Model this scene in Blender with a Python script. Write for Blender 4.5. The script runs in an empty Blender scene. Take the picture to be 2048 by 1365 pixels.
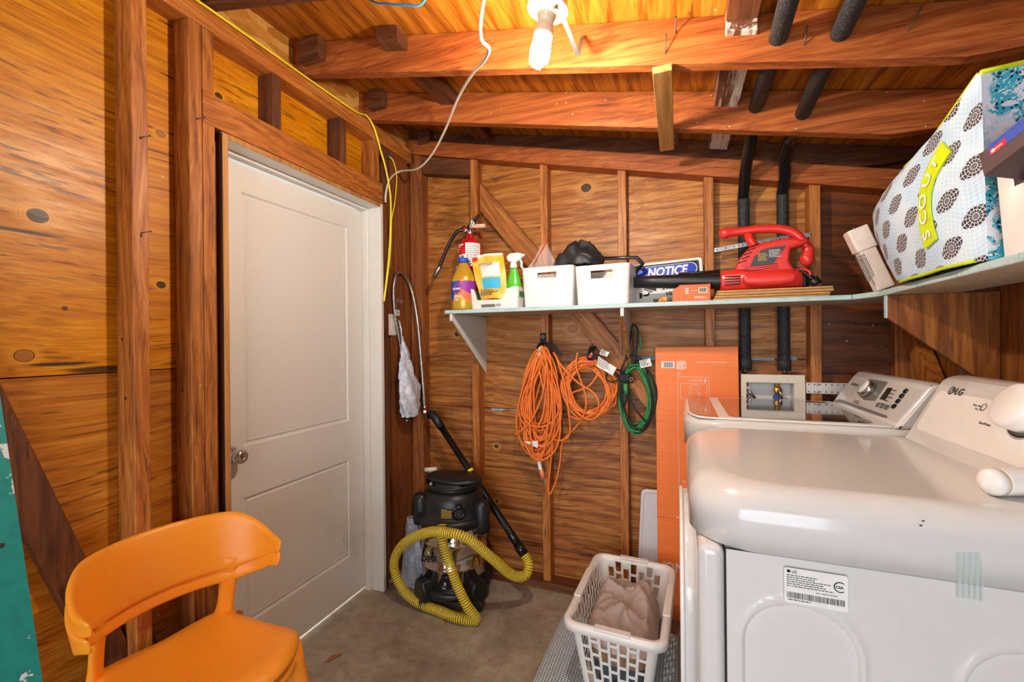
import bpy, bmesh, math, random
from math import sin, cos, pi, radians as R, sqrt, atan2
from mathutils import Vector, Matrix, noise as mnoise
random.seed(7)
C = bpy.context.scene.collection
S = bpy.context.scene
# ------------------------------------------------------------------ camera, world, lights, exposure
def look(yaw, pitch, roll):
    f = Vector((-sin(yaw)*cos(pitch), cos(yaw)*cos(pitch), sin(pitch)))
    r = Vector((cos(yaw), sin(yaw), 0)); u = r.cross(f)
    r2 = r*cos(roll)+u*sin(roll); u2 = -r*sin(roll)+u*cos(roll)
    return Matrix((r2, u2, -f)).transposed()
cam = bpy.data.cameras.new('camera'); cam.sensor_width = 36; cam.lens = 870/2048*36; cam.clip_start = .02
co = bpy.data.objects.new('camera', cam); C.objects.link(co); S.camera = co
co.matrix_world = Matrix.Translation((0, 0, 1.327)) @ look(R(21), 0, R(-.54)).to_4x4()
S.view_settings.view_transform = 'Standard'; S.view_settings.look = 'None'
S.view_settings.gamma = 1; S.view_settings.use_curve_mapping = False
S.view_settings.exposure = 0.85
S.cycles.use_denoising = True
S.cycles.max_bounces = 8; S.cycles.diffuse_bounces = 4; S.cycles.glossy_bounces = 4
S.cycles.transparent_max_bounces = 8; S.cycles.transmission_bounces = 4
S.cycles.sample_clamp_indirect = 6
S.cycles.caustics_reflective = False; S.cycles.caustics_refractive = False
W = bpy.data.worlds.new('world'); S.world = W; W.use_nodes = True
W.node_tree.nodes['Background'].inputs[0].default_value = (.86, .93, 1, 1)
W.node_tree.nodes['Background'].inputs[1].default_value = .95
def area_light(name, loc, target, sx, sy, power, col):
    l = bpy.data.lights.new(name, 'AREA'); l.shape = 'RECTANGLE'; l.size = sx; l.size_y = sy
    l.energy = power; l.color = col
    o = bpy.data.objects.new(name, l); C.objects.link(o); o.location = loc
    o.rotation_euler = (Vector(target)-Vector(loc)).to_track_quat('-Z', 'Y').to_euler()
    return o
# daylight entering through the open garage door behind the camera
area_light('daylight_door', (-.3, -1.9, 1.25), (-.25, 2, 1.0), 2.1, 1.9, 33, (.90, .95, 1))
sun = bpy.data.lights.new('sun', 'SUN'); sun.energy = 4; sun.angle = R(.6); sun.color = (1, .97, .92)
so = bpy.data.objects.new('sun', sun); C.objects.link(so); so.rotation_euler = Vector((.80, .10, -.58)).to_track_quat('-Z', 'Y').to_euler()   # outdoors, left of the door: shows under the slab
BULB_POWER = 640

# ------------------------------------------------------------------ helpers
def lin(c):
    if isinstance(c, str):
        c = [int(c[i:i+2], 16)/255 for i in (0, 2, 4)]
    return tuple((x/12.92 if x <= .04045 else ((x+.055)/1.055)**2.4) for x in c)+(1,)
WM = {}
class MB:
    def __init__(s): s.bm = bmesh.new(); s.mi = 0
    def _faces(s, verts, faces, smooth=False):
        bv = [s.bm.verts.new(v) for v in verts]; out = []
        for f in faces:
            try:
                q = s.bm.faces.new([bv[i] for i in f]); q.material_index = s.mi; q.smooth = smooth; out.append(q)
            except ValueError: pass
        return bv, out
    def box(s, x0, x1, y0, y1, z0, z1, bev=0, M=None, seg=1):
        vs = [Vector((x, y, z)) for x in (x0, x1) for y in (y0, y1) for z in (z0, z1)]
        if M is not None: vs = [M @ v for v in vs]
        fs = [(0,1,3,2),(4,6,7,5),(0,4,5,1),(2,3,7,6),(0,2,6,4),(1,5,7,3)]
        b, f = s._faces(vs, fs)
        if bev:
            es = list({e for q in f for e in q.edges})
            r = bmesh.ops.bevel(s.bm, geom=es, offset=bev, segments=seg, affect='EDGES', profile=.5)
            for q in r['faces']: q.material_index = s.mi; q.smooth = seg > 1
        return s
    def prism(s, poly, axis, a0, a1, bev=0, seg=1, M=None):
        # polygon in the plane across `axis`: X -> (y,z), Y -> (x,z), Z -> (x,y)
        def P(p, a): return Vector({'X': (a, p[0], p[1]), 'Y': (p[0], a, p[1]), 'Z': (p[0], p[1], a)}[axis])
        n = len(poly); vs = [P(p, a0) for p in poly]+[P(p, a1) for p in poly]
        if M is not None: vs = [M @ v for v in vs]
        fs = [tuple(range(n))[::-1], tuple(range(n, 2*n))]+[(i, (i+1) % n, n+(i+1) % n, n+i) for i in range(n)]
        b, f = s._faces(vs, fs)
        bmesh.ops.recalc_face_normals(s.bm, faces=f)
        if bev:
            es = list({e for q in f for e in q.edges})
            r = bmesh.ops.bevel(s.bm, geom=es, offset=bev, segments=seg, affect='EDGES', profile=.5)
            for q in r['faces']: q.material_index = s.mi; q.smooth = seg > 1
        return s
    def loft(s, rings, closed=True, caps=True, smooth=True, M=None, mats=None, ringloop=False):
        n = len(rings[0]); vs = [Vector(p) for r in rings for p in r]
        if M is not None: vs = [M @ v for v in vs]
        bv = [s.bm.verts.new(v) for v in vs]; fl = []
        k = n if closed else n-1; m = len(rings)
        for a in range(m if ringloop else m-1):
            b = (a+1) % m
            for i in range(k):
                j = (i+1) % n
                try:
                    q = s.bm.faces.new((bv[a*n+i], bv[a*n+j], bv[b*n+j], bv[b*n+i]))
                    q.smooth = smooth; q.material_index = mats[a] if mats else s.mi; fl.append(q)
                except ValueError: pass
        if caps and closed and not ringloop:
            for idx in (range(n), range((m-1)*n, m*n)):
                try:
                    q = s.bm.faces.new([bv[i] for i in idx]); q.material_index = s.mi; fl.append(q)
                except ValueError: pass
        bmesh.ops.recalc_face_normals(s.bm, faces=fl)
        return s
    def tube(s, pts, r, seg=8, closed=False, caps=True, smooth=True, mats=None, flat=1.0):
        pts = [Vector(p) for p in pts]; n = len(pts)
        rr = r if hasattr(r, '__len__') else [r]*n
        rings = []; prev = None
        for i, p in enumerate(pts):
            a = pts[(i-1) % n] if closed else pts[max(0, i-1)]
            b = pts[(i+1) % n] if closed else pts[min(n-1, i+1)]
            t = (b-a)
            if t.length < 1e-9: t = Vector((0, 0, 1))
            t.normalize()
            if prev is None:
                up = Vector((0, 0, 1)) if abs(t.z) < .9 else Vector((1, 0, 0))
                u = t.cross(up).normalized()
            else:
                u = prev-t*prev.dot(t)
                u = u.normalized() if u.length > 1e-6 else t.orthogonal().normalized()
            prev = u; v = t.cross(u)
            rings.append([p+(u*cos(2*pi*k/seg)+v*sin(2*pi*k/seg)*flat)*rr[i] for k in range(seg)])
        return s.loft(rings, True, caps, smooth, mats=mats, ringloop=closed)
    def lathe(s, prof, seg=24, M=None, smooth=True, sx=1, sy=1, mats=None):
        rings = [[Vector((r*sx*cos(2*pi*k/seg), r*sy*sin(2*pi*k/seg), z)) for k in range(seg)] for r, z in prof]
        return s.loft(rings, True, True, smooth, M=M, mats=mats)
    def grid(s, fn, nu, nv, smooth=True):
        bv = [[s.bm.verts.new(fn(i/nu, j/nv)) for j in range(nv+1)] for i in range(nu+1)]
        uvl = s.bm.loops.layers.uv.verify()
        for i in range(nu):
            for j in range(nv):
                q = s.bm.faces.new((bv[i][j], bv[i+1][j], bv[i+1][j+1], bv[i][j+1]))
                q.smooth = smooth; q.material_index = s.mi
                for l, (a, b) in zip(q.loops, ((i, j), (i+1, j), (i+1, j+1), (i, j+1))): l[uvl].uv = (a/nu, b/nv)
        return s
    def sphere(s, c, r, seg=12, rings=8, sc=(1, 1, 1)):
        c = Vector(c)
        prof = [(sin(pi*k/rings), -cos(pi*k/rings)) for k in range(rings+1)]
        rg = [[c+Vector((max(a, .001)*cos(2*pi*k/seg)*sc[0], max(a, .001)*sin(2*pi*k/seg)*sc[1], z*sc[2]))*r for k in range(seg)] for a, z in prof]
        return s.loft(rg)
    def xf(s, M):
        bmesh.ops.transform(s.bm, matrix=M, verts=s.bm.verts); return s
    def build(s, name, mat, parent=None, mods=None, world=True):
        """verts are world coordinates; the object's origin goes to the bbox centre"""
        me = bpy.data.meshes.new(name)
        if parent is not None and world:
            bmesh.ops.transform(s.bm, matrix=WM[parent].inverted(), verts=s.bm.verts)
        vs = s.bm.verts
        if len(vs):
            lo = Vector([min(v.co[i] for v in vs) for i in range(3)]); hi = Vector([max(v.co[i] for v in vs) for i in range(3)])
            c = (lo+hi)/2
        else: c = Vector((0, 0, 0))
        if parent is None and name_base_z.get(name): c.z = lo.z
        bmesh.ops.translate(s.bm, verts=vs, vec=-c)
        s.bm.normal_update(); s.bm.to_mesh(me); s.bm.free()
        for m in (mat if isinstance(mat, (list, tuple)) else [mat]): me.materials.append(m)
        o = bpy.data.objects.new(name, me); C.objects.link(o)
        o.location = c
        if parent is not None:
            o.parent = parent; WM[o] = WM[parent] @ Matrix.Translation(c)
        else: WM[o] = Matrix.Translation(c)
        for k, kw in (mods or []):
            md = o.modifiers.new(k.title(), k)
            for a, b in kw.items(): setattr(md, a, b)
        return o
name_base_z = {}
def tag(o, label=None, cat=None, group=None, kind=None):
    if label: o['label'] = label
    if cat: o['category'] = cat
    if group: o['group'] = group
    if kind: o['kind'] = kind
    return o
def thing(name, label, cat, loc=(0, 0, 0), rotz=0, group=None):
    o = bpy.data.objects.new(name, None); C.objects.link(o); o.empty_display_size = .05
    o.location = loc; o.rotation_euler = (0, 0, rotz)
    WM[o] = Matrix.Translation(loc) @ Matrix.Rotation(rotz, 4, 'Z')
    return tag(o, label, cat, group)
def copy_tree(o, parent=None):
    c = o.copy(); C.objects.link(c)
    if parent is not None: c.parent = parent
    for ch in list(o.children): copy_tree(ch, c)
    return c
def frame(o, x, y):
    """4x4 whose local x,y axes are given world vectors, origin o"""
    x = Vector(x).normalized(); y = Vector(y); y = (y-x*y.dot(x)).normalized(); z = x.cross(y)
    M = Matrix((x, y, z)).transposed().to_4x4(); M.translation = Vector(o); return M
def text(body, size, M, mat, parent, name='lettering', bold=0.0, ext=.0004, align='LEFT', sx=1.0, shear=0.0, wrap=None, space=1.0):
    cu = bpy.data.curves.new('t', 'FONT'); cu.body = body; cu.size = size; cu.extrude = ext; cu.offset = bold
    cu.align_x = align; cu.shear = shear; cu.resolution_u = 3; cu.space_character = space
    t = bpy.data.objects.new('t', cu); C.objects.link(t)
    dg = bpy.context.evaluated_depsgraph_get(); me = bpy.data.meshes.new_from_object(t.evaluated_get(dg))
    bpy.data.objects.remove(t); bpy.data.curves.remove(cu)
    b = MB(); b.bm.from_mesh(me); bpy.data.meshes.remove(me)
    for v in b.bm.verts: v.co.x *= sx
    if wrap:      # wrap = radius : text runs round the vertical local Y axis
        for v in b.bm.verts:
            a = v.co.x/wrap; rr = wrap+v.co.z
            v.co = Vector((rr*sin(a), v.co.y, rr*cos(a)-wrap))
    b.xf(M)
    return b.build(name, mat, parent)
def smooth_path(pts, n=8, closed=False):
    """Catmull-Rom through points"""
    P = [Vector(p) for p in pts]; out = []; m = len(P)
    for i in range(m if closed else m-1):
        p0 = P[(i-1) % m] if closed else P[max(0, i-1)]
        p1 = P[i]; p2 = P[(i+1) % m]
        p3 = P[(i+2) % m] if closed else P[min(m-1, i+2)]
        for k in range(n):
            t = k/n
            out.append(.5*((2*p1)+(-p0+p2)*t+(2*p0-5*p1+4*p2-p3)*t*t+(-p0+3*p1-3*p2+p3)*t**3))
    if not closed: out.append(P[-1])
    return out
def rrect(w, h, r, n=5, cx=0, cy=0):
    out = []
    for sx, sy, a0 in ((1, 1, 0), (-1, 1, 90), (-1, -1, 180), (1, -1, 270)):
        for k in range(n+1):
            a = R(a0+90*k/n); out.append((cx+sx*(w/2-r)+r*cos(a), cy+sy*(h/2-r)+r*sin(a)))
    return out
# ------------------------------------------------------------------ materials
class V:
    """tiny expression wrapper for Math nodes"""
    def __init__(s, nt, sock): s.nt = nt; s.k = sock
    def _op(s, op, b=None, rev=False):
        n = s.nt.nodes.new('ShaderNodeMath'); n.operation = op
        a_, b_ = (b, s) if rev else (s, b)
        for i, q in enumerate((a_, b_)):
            if q is None: continue
            if isinstance(q, V): s.nt.links.new(q.k, n.inputs[i])
            else: n.inputs[i].default_value = q
        return V(s.nt, n.outputs[0])
    def __add__(s, b): return s._op('ADD', b)
    __radd__ = __add__
    def __sub__(s, b): return s._op('SUBTRACT', b)
    def __rsub__(s, b): return s._op('SUBTRACT', b, True)
    def __mul__(s, b): return s._op('MULTIPLY', b)
    __rmul__ = __mul__
    def __truediv__(s, b): return s._op('DIVIDE', b)
    def pw(s, b): return s._op('POWER', b)
    def lt(s, b): return s._op('LESS_THAN', b)
    def gt(s, b): return s._op('GREATER_THAN', b)
    def mod(s, b): return s._op('FLOORED_MODULO', b)
    def fl(s): return s._op('FLOOR')
    def fr(s): return s._op('FRACT')
    def sq(s): return s._op('SQRT')
    def sn(s): return s._op('SINE')
    def cs(s): return s._op('COSINE')
    def ab(s): return s._op('ABSOLUTE')
    def mx(s, b): return s._op('MAXIMUM', b)
    def mn(s, b): return s._op('MINIMUM', b)
    def at2(s, b): return s._op('ARCTAN2', b)
class NT:
    def __init__(s, name):
        s.m = bpy.data.materials.new(name); s.m.use_nodes = True; s.nt = s.m.node_tree
        s.b = s.nt.nodes['Principled BSDF']
    def new(s, t, **kw):
        n = s.nt.nodes.new('ShaderNode'+t)
        for k, v in kw.items(): setattr(n, k, v)
        return n
    def link(s, a, b): s.nt.links.new(a.k if isinstance(a, V) else a, b)
    def put(s, sock, v):
        if isinstance(v, (V, bpy.types.NodeSocket)): s.link(v, sock)
        else: sock.default_value = v
    def coord(s, kind='Object', scale=(1, 1, 1), rnd=True):
        t = s.new('TexCoord'); c = t.outputs[kind]
        if rnd:
            oi = s.new('ObjectInfo'); mu = s.new('VectorMath', operation='SCALE'); cb = s.new('CombineXYZ')
            for i, k in enumerate((7.3, 11.9, 5.1)): s.link(V(s.nt, oi.outputs['Random'])*k, cb.inputs[i])
            ad = s.new('VectorMath', operation='ADD'); s.link(c, ad.inputs[0]); s.link(cb.outputs[0], ad.inputs[1]); c = ad.outputs[0]
        mp = s.new('Mapping'); s.link(c, mp.inputs[0]); mp.inputs['Scale'].default_value = scale
        return mp.outputs[0]
    def noise(s, vec, scale, detail=4, rough=.55, dist=0.0):
        n = s.new('TexNoise'); s.link(vec, n.inputs['Vector'])
        n.inputs['Scale'].default_value = scale; n.inputs['Detail'].default_value = detail
        n.inputs['Roughness'].default_value = rough; n.inputs['Distortion'].default_value = dist
        return V(s.nt, n.outputs[0])
    def step(s, v, a, b, lo=0., hi=1.):
        n = s.new('MapRange'); n.interpolation_type = 'SMOOTHSTEP'
        s.link(v, n.inputs[0]); n.inputs[1].default_value = a; n.inputs[2].default_value = b
        n.inputs[3].default_value = lo; n.inputs[4].default_value = hi
        return V(s.nt, n.outputs[0])
    def ramp(s, v, stops):
        n = s.new('ValToRGB'); s.link(v, n.inputs[0]); e = n.color_ramp.elements
        while len(e) < len(stops): e.new(.5)
        for q, (p, c) in zip(e, stops): q.position = p; q.color = lin(c)
        return n.outputs[0]
    def mix(s, f, a, b, mode='MIX'):
        n = s.new('Mix', data_type='RGBA', blend_type=mode)
        s.put(n.inputs[0], f)
        for k, q in ((6, a), (7, b)):
            if isinstance(q, (str, tuple)) : n.inputs[k].default_value = lin(q) if isinstance(q, str) or len(q) == 3 else q
            else: s.link(q, n.inputs[k])
        return n.outputs[2]
    def bump(s, h, st=.3, d=.002):
        n = s.new('Bump'); n.inputs['Strength'].default_value = st; n.inputs['Distance'].default_value = d
        s.link(h, n.inputs['Height']); s.link(n.outputs[0], s.b.inputs['Normal'])
    def fin(s, col=None, rough=.5, metal=0., spec=.5, coat=0.):
        if col is not None:
            if isinstance(col, (str, tuple)): s.b.inputs['Base Color'].default_value = lin(col) if isinstance(col, str) or len(col) == 3 else col
            else: s.link(col, s.b.inputs['Base Color'])
        s.put(s.b.inputs['Roughness'], rough); s.b.inputs['Metallic'].default_value = metal
        s.b.inputs['Specular IOR Level'].default_value = spec; s.b.inputs['Coat Weight'].default_value = coat
        s.b.inputs['Coat Roughness'].default_value = .08
        return s.m
def mat(name, col, rough=.5, metal=0., spec=.5, coat=0., vary=.04, bump=0., nscale=40, emit=0., alpha=1., trans=0., sss=0.):
    n = NT(name); v = n.coord(); q = n.noise(v, nscale, 4)
    c = n.mix(n.step(q, .3, .7), tuple(max(0, x*(1-vary)) for x in lin(col)[:3])+(1,), tuple(min(1, x*(1+vary)) for x in lin(col)[:3])+(1,))
    if bump: n.bump(q, bump, .001)
    m = n.fin(c, rough, metal, spec, coat)
    if emit: n.b.inputs['Emission Color'].default_value = lin(col); n.b.inputs['Emission Strength'].default_value = emit
    if alpha < 1: n.b.inputs['Alpha'].default_value = alpha
    if trans: n.b.inputs['Transmission Weight'].default_value = trans
    if sss: n.b.inputs['Subsurface Weight'].default_value = sss; n.b.inputs['Subsurface Radius'].default_value = (.01, .01, .01)
    return m
def wood(name, dark, mid, light, axis='Z', sc=1., rings=.5, knots=.0, stain=.35, rough=.55, speck=.5, fine=.5, stainc='2a140a', cut=None, streak=0., lines_=0., con=1., kpos=(), stains=()):
    n = NT(name); nt = n.nt
    i = 'XYZ'.index(axis); s3 = [1., 1., 1.]; s3[i] = .07
    raw = n.coord('Object', (sc, sc, sc)); g = n.coord('Object', tuple(k*sc for k in s3))
    # slow wander of the grain
    wn = n.new('TexNoise'); n.link(raw, wn.inputs['Vector']); wn.inputs['Scale'].default_value = 1.6; wn.inputs['Detail'].default_value = 1
    sub = n.new('VectorMath', operation='SUBTRACT'); n.link(wn.outputs['Color'], sub.inputs[0]); sub.inputs[1].default_value = (.5, .5, .5)
    scl = n.new('VectorMath', operation='SCALE'); n.link(sub.outputs[0], scl.inputs[0]); scl.inputs['Scale'].default_value = .07
    ad = n.new('VectorMath', operation='ADD'); n.link(g, ad.inputs[0]); n.link(scl.outputs[0], ad.inputs[1]); gw = ad.outputs[0]
    kn = None
    if knots:
        ks = [1., 1., 1.]; ks[i] = .62
        kv = n.coord('Object', tuple(k*sc for k in ks))
        vo = n.new('TexVoronoi'); n.link(kv, vo.inputs['Vector']); vo.inputs['Scale'].default_value = 2.3
        d = V(nt, vo.outputs['Distance']); sp = n.new('SeparateColor'); n.link(vo.outputs['Color'], sp.inputs[0])
        sel = V(nt, sp.outputs[0]).lt(knots); wob = n.noise(raw, 14, 2)*.05
        kn = n.step(d+wob, .055, .085, 1, 0)*sel; halo = n.step(d, .04, .26, 1, 0)*sel
        # grain flows round the knot
        sh = n.new('VectorMath', operation='ADD'); cb = n.new('CombineXYZ')
        for q in range(3):
            if q != i: n.link(halo*halo*.16, cb.inputs[q])
        n.link(gw, sh.inputs[0]); n.link(cb.outputs[0], sh.inputs[1]); gw = sh.outputs[0]
    n1 = n.noise(gw, 34, 8, .7, .25); n2 = n.noise(gw, 150, 3, .6)
    wv = n.new('TexWave', wave_type='BANDS', bands_direction='DIAGONAL', wave_profile='SIN'); n.link(gw, wv.inputs[0])
    wv.inputs['Scale'].default_value = 15; wv.inputs['Distortion'].default_value = 9; wv.inputs['Detail'].default_value = 4
    wv.inputs['Detail Scale'].default_value = .7; wv.inputs['Detail Roughness'].default_value = .65
    w = V(nt, wv.outputs[1]); w = n.step(w, .35, 1.)
    n3 = n.noise(gw, 9, 4, .6)
    base = .5+(n1-.5)*(1.0*con)-w*(.17*rings)+(n2-.5)*(.8*fine)+(n3-.5)*(.45*con)+.04+(1-con)*.04
    col = n.ramp(base, [(.22, dark), (.5, mid), (.78, light)])
    big = n.noise(raw, 2.2, 4, .6)
    col = n.mix(n.step(big, .52, .78)*stain, col, stainc, 'MULTIPLY')
    blot = n.noise(g, 5, 5, .7)
    col = n.mix(n.step(blot, .58, .8)*(stain*.9), col, stainc)
    pore = n.noise(gw, 75, 2, .5)
    col = n.mix(n.step(pore, .66, .72)*(.75*fine), col, '20100a')
    if streak:
        stv = n.noise(gw, 38, 3, .7); col = n.mix(n.step(stv, .60, .70)*streak, col, '2a1408')
    if lines_:
        fs = [1., 1., 1.]; fs[i] = .035
        fg = n.coord('Object', tuple(k*sc for k in fs)); fa = n.new('VectorMath', operation='ADD'); n.link(fg, fa.inputs[0]); n.link(scl.outputs[0], fa.inputs[1])
        fl_ = n.noise(fa.outputs[0], 120, 3, .6); msk = n.step(n.noise(g, 8, 3), .38, .62, .35, 1.)
        col = n.mix(n.step(fl_, .56, .64)*msk*lines_, col, '3a1c08'); col = n.mix(n.step(fl_, .36, .44, 1, 0)*(.35*lines_), col, light)
    for kx, ky, kz, kr, kt in kpos:
        ge = n.new('NewGeometry'); s9 = n.new('SeparateXYZ'); n.link(ge.outputs['Position'], s9.inputs[0])
        a_ = V(nt, s9.outputs[1])-ky if abs(kx+1.55) < .1 else V(nt, s9.outputs[0])-kx
        c_ = V(nt, s9.outputs[2])-kz; wb_ = (n.noise(raw, 30, 3)-.5)*.35
        d_ = ((a_/(kr*1.25))*(a_/(kr*1.25))+(c_/kr)*(c_/kr)).sq()+wb_
        col = n.mix(n.step(d_, .9, 2.6, .75, 0.), col, light); rg_ = ((d_*3.2).fr()-.5).ab().gt(.40)*n.step(d_, 1.0, 2.4, .55, 0.)
        col = n.mix(rg_, col, dark); col = n.mix(n.step(d_, .86, 1.0, .92, 0.), col, '2c1408' if kt else 'a86a34')
        if not kt: col = n.mix(n.step(d_, .9, .98)*n.step(d_, 1.0, 1.1, 1, 0), col, '3a1c0c')
    for kx, ky, kz, ru, rv in stains:
        ge = n.new('NewGeometry'); s9 = n.new('SeparateXYZ'); n.link(ge.outputs['Position'], s9.inputs[0])
        a_ = V(nt, s9.outputs[1])-ky if abs(kx+1.55) < .1 else V(nt, s9.outputs[0])-kx
        c_ = V(nt, s9.outputs[2])-kz
        d_ = ((a_/ru)*(a_/ru)+(c_/rv)*(c_/rv)).sq()+(n.noise(g, 26, 5, .7)-.5)*2.2
        col = n.mix(n.step(d_, .45, 1.0, .9, 0.), col, '1e0e06')
    if kn is not None:
        col = n.mix(halo*.45, col, light); ring = n.step(d, .075, .10)*n.step(d, .10, .13, 1, 0)*sel
        col = n.mix(ring*.6, col, dark); col = n.mix(kn*.9, col, '2c1408')
    if speck:
        v2 = n.new('TexVoronoi'); n.link(raw, v2.inputs['Vector']); v2.inputs['Scale'].default_value = 26
        s2 = n.new('SeparateColor'); n.link(v2.outputs['Color'], s2.inputs[0])
        col = n.mix(n.step(V(nt, v2.outputs['Distance']), .05, .09, 1, 0)*V(nt, s2.outputs[1]).gt(1-.28*speck)*.75, col, 'd8c8b4')
        v3 = n.new('TexVoronoi'); n.link(raw, v3.inputs['Vector']); v3.inputs['Scale'].default_value = 11
        s4 = n.new('SeparateColor'); n.link(v3.outputs['Color'], s4.inputs[0])
        col = n.mix(n.step(V(nt, v3.outputs['Distance']), .05, .075, 1, 0)*V(nt, s4.outputs[2]).gt(1-.3*speck)*.8, col, '1a0d08')
    oi = n.new('ObjectInfo'); hsv = n.new('HueSaturation'); n.link(col, hsv.inputs['Color'])
    n.link(V(nt, oi.outputs['Random'])*.3+.85, hsv.inputs['Value']); hsv.inputs['Saturation'].default_value = 1.03
    n.bump(n1+n2*.5, .35, .0025)
    return n.fin(hsv.outputs[0], n.step(n1, .3, .7, rough+.08, rough-.08), spec=.4)
WH = 'E4E2DE'
M = {}
for ax in 'XYZ':
    M['stud'+ax] = wood('stud_wood_'+ax, '703c18', 'a86430', 'c88a4c', ax, 1, .7, 0, .35, .5, .6, .8, lines_=.35, con=.7)
    M['raft'+ax] = wood('rafter_wood_'+ax, '6c3318', '9a5229', 'b97444', ax, 1, .7, .25, .30, .5, .5, .7, lines_=.4, con=.7)
    M['old'+ax] = wood('old_brown_wood_'+ax, '3e2013', '623820', '805030', ax, 1, .6, 0, .5, .6, .7, .8, lines_=.3, con=.8)
    M['pine'+ax] = wood('pale_pine_'+ax, '9a6636', 'c08a50', 'd8a870', ax, 1, .6, 0, .2, .5, .2)
KL = [(*(-1.55, 0.614, 1.664), .019, 1), (*(-1.55, 0.586, 1.301), .015, 0), (*(-1.55, 0.9, 1.518), .012, 1), (*(-1.55, 0.904, 2.004), .011, 0), (*(-1.55, 1.094, 2.226), .012, 1)]
KB = [(*(-0.456, 2.31, 2.141), .024, 1), (*(-0.536, 2.31, 1.39), .020, 0), (*(-1.235, 2.31, 1.373), .017, 1), (*(0.608, 2.31, 1.397), .018, 0)]
KB2 = [(*(-0.989, 2.31, 0.72), .012, 1), (*(-0.989, 2.31, 0.403), .010, 1), (*(-0.17, 2.31, 0.376), .010, 1)]
M['cornZ'] = wood('corner_wood', '5c3219', '8a4f2a', 'a86c3e', 'Z', 1, .6, 0, .5, .6, .6, .8, lines_=.3, con=.8)
M['plyL'] = wood('left_plywood', 'a2580f', 'cc7f1e', 'e8a63c', 'Y', .8, .5, 0, .22, .42, .35, .9, streak=.25, lines_=.75, con=.5, kpos=KL, stains=[(*(-1.55, 0.746, 1.258), .10, .012), (*(-1.55, 0.654, 1.277), .10, .008), (*(-1.55, 0.572, 1.617), .10, .006)])
M['plyL2'] = wood('left_plywood_low', '8a4a16', 'b87228', 'd69744', 'Y', .8, .5, .1, .35, .45, .35, .8, streak=.3, lines_=.7, con=.6)
M['plyB'] = wood('back_plywood', '7c421a', 'b06c30', 'd69a58', 'X', .8, .7, 0, .5, .48, .4, 1., streak=.35, lines_=.65, con=.6, kpos=KB)
M['plyB2'] = wood('back_plywood_low', '6a3818', 'a06030', 'c8904c', 'X', .8, 1.0, 0, .5, .5, .4, 1., streak=.3, lines_=.6, con=.65, kpos=KB2)
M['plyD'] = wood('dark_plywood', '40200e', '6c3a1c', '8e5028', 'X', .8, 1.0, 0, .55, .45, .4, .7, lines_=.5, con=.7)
M['plyR'] = wood('right_plywood', '5a2e12', '8a5026', 'ac7038', 'Z', .8, 1.0, .2, .5, .5, .4, .7, lines_=.4, con=.8)
M['deck'] = wood('roof_deck_ply', '8a4814', 'b8702a', 'd4903e', 'Y', .7, 1.3, 0, .3, .5, .4, .8, streak=.3, lines_=.45, con=.6)
def osb():
    n = NT('osb'); v = n.coord('Object', (1, 1, 1)); vo = n.new('TexVoronoi'); mp = n.coord('Object', (1, .35, 1))
    n.link(mp, vo.inputs['Vector']); vo.inputs['Scale'].default_value = 30
    s = n.new('SeparateColor'); n.link(vo.outputs['Color'], s.inputs[0])
    c = n.ramp(V(n.nt, s.outputs[0])*.7+n.noise(v, 60)*.3, [(.2, 'b87626'), (.5, 'd0923c'), (.8, 'deaa58')])
    return n.fin(c, .6)
M['osb'] = osb()
def weathered():
    n = NT('weathered_white_paint'); g = n.coord('Object', (1, .06, 1)); q = n.noise(g, 60, 5, .7); r = n.noise(g, 14, 3)
    c = n.mix(n.step(q*.6+r*.4, .46, .56), '6a3c20', 'd8d0c6'); n.bump(q, .5, .003); return n.fin(c, .8)
M['weather'] = weathered()
M['white'] = mat('white_paint', 'dddad4', .38, vary=.03, nscale=6)
def doorpaint():
    n = NT('door_paint'); v = n.coord('Object', (1, 1, 1), rnd=False); g = n.coord('Object', (30, 30, .8), rnd=False)
    sp = n.new('SeparateXYZ'); n.link(v, sp.inputs[0]); z = V(n.nt, sp.outputs[2])
    sc = n.noise(v, 22, 6, .75); low = n.step(z, -.95, -.1, .9, .12)
    c = n.mix(n.step(sc, .60, .74)*low, 'dcd9d3', '8c8378')
    sm = n.noise(v, 4, 3); c = n.mix(n.step(sm, .5, .75)*n.step(z, -1, -.2, .5, 0.), c, 'b0a89e')
    n.bump(n.noise(g, 8, 4), .12, .001); return n.fin(c, .42)
M['door'] = doorpaint()
M['black'] = mat('black_plastic', '17181a', .42, vary=.15)
M['blackg'] = mat('glossy_black', '101113', .2, vary=.1)
M['rubber'] = mat('dark_rubber', '2a2b2d', .7)
M['chrome'] = mat('brushed_chrome', 'c9c7c4', .22, 1., vary=.03)
M['steel'] = mat('galvanized_steel', 'b4b6b8', .38, 1., vary=.12, nscale=60)
M['nail'] = mat('nail_steel', '6c6865', .5, .8)
M['brass'] = mat('brass', 'b08a45', .3, 1.)
M['plastic_white'] = mat('white_plastic', 'e9e5e1', .33, vary=.015)
M['enamel'] = mat('white_enamel', 'd8d6d4', .13, vary=.012, coat=.35)
M['paper'] = mat('white_paper', 'e8e6e2', .6)
M['ink'] = mat('black_ink', '1c1a1a', .6)
M['greyink'] = mat('grey_ink', '6b6864', .6)
M['whiteink'] = mat('white_ink', 'f0ece6', .6)
M['seam'] = mat('dark_seam', '24221f', .8)
M['orangecord'] = mat('orange_cord', 'e87a2c', .42, vary=.06)
M['greencord'] = mat('green_cord', '2f8a4c', .42, vary=.08)
M['blackcord'] = mat('black_cord', '1b1b1d', .4)
M['red'] = mat('red_plastic', 'd8322a', .32, vary=.05)
M['redgloss'] = mat('red_gloss', 'c8141c', .18, vary=.03, coat=.3)
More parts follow.
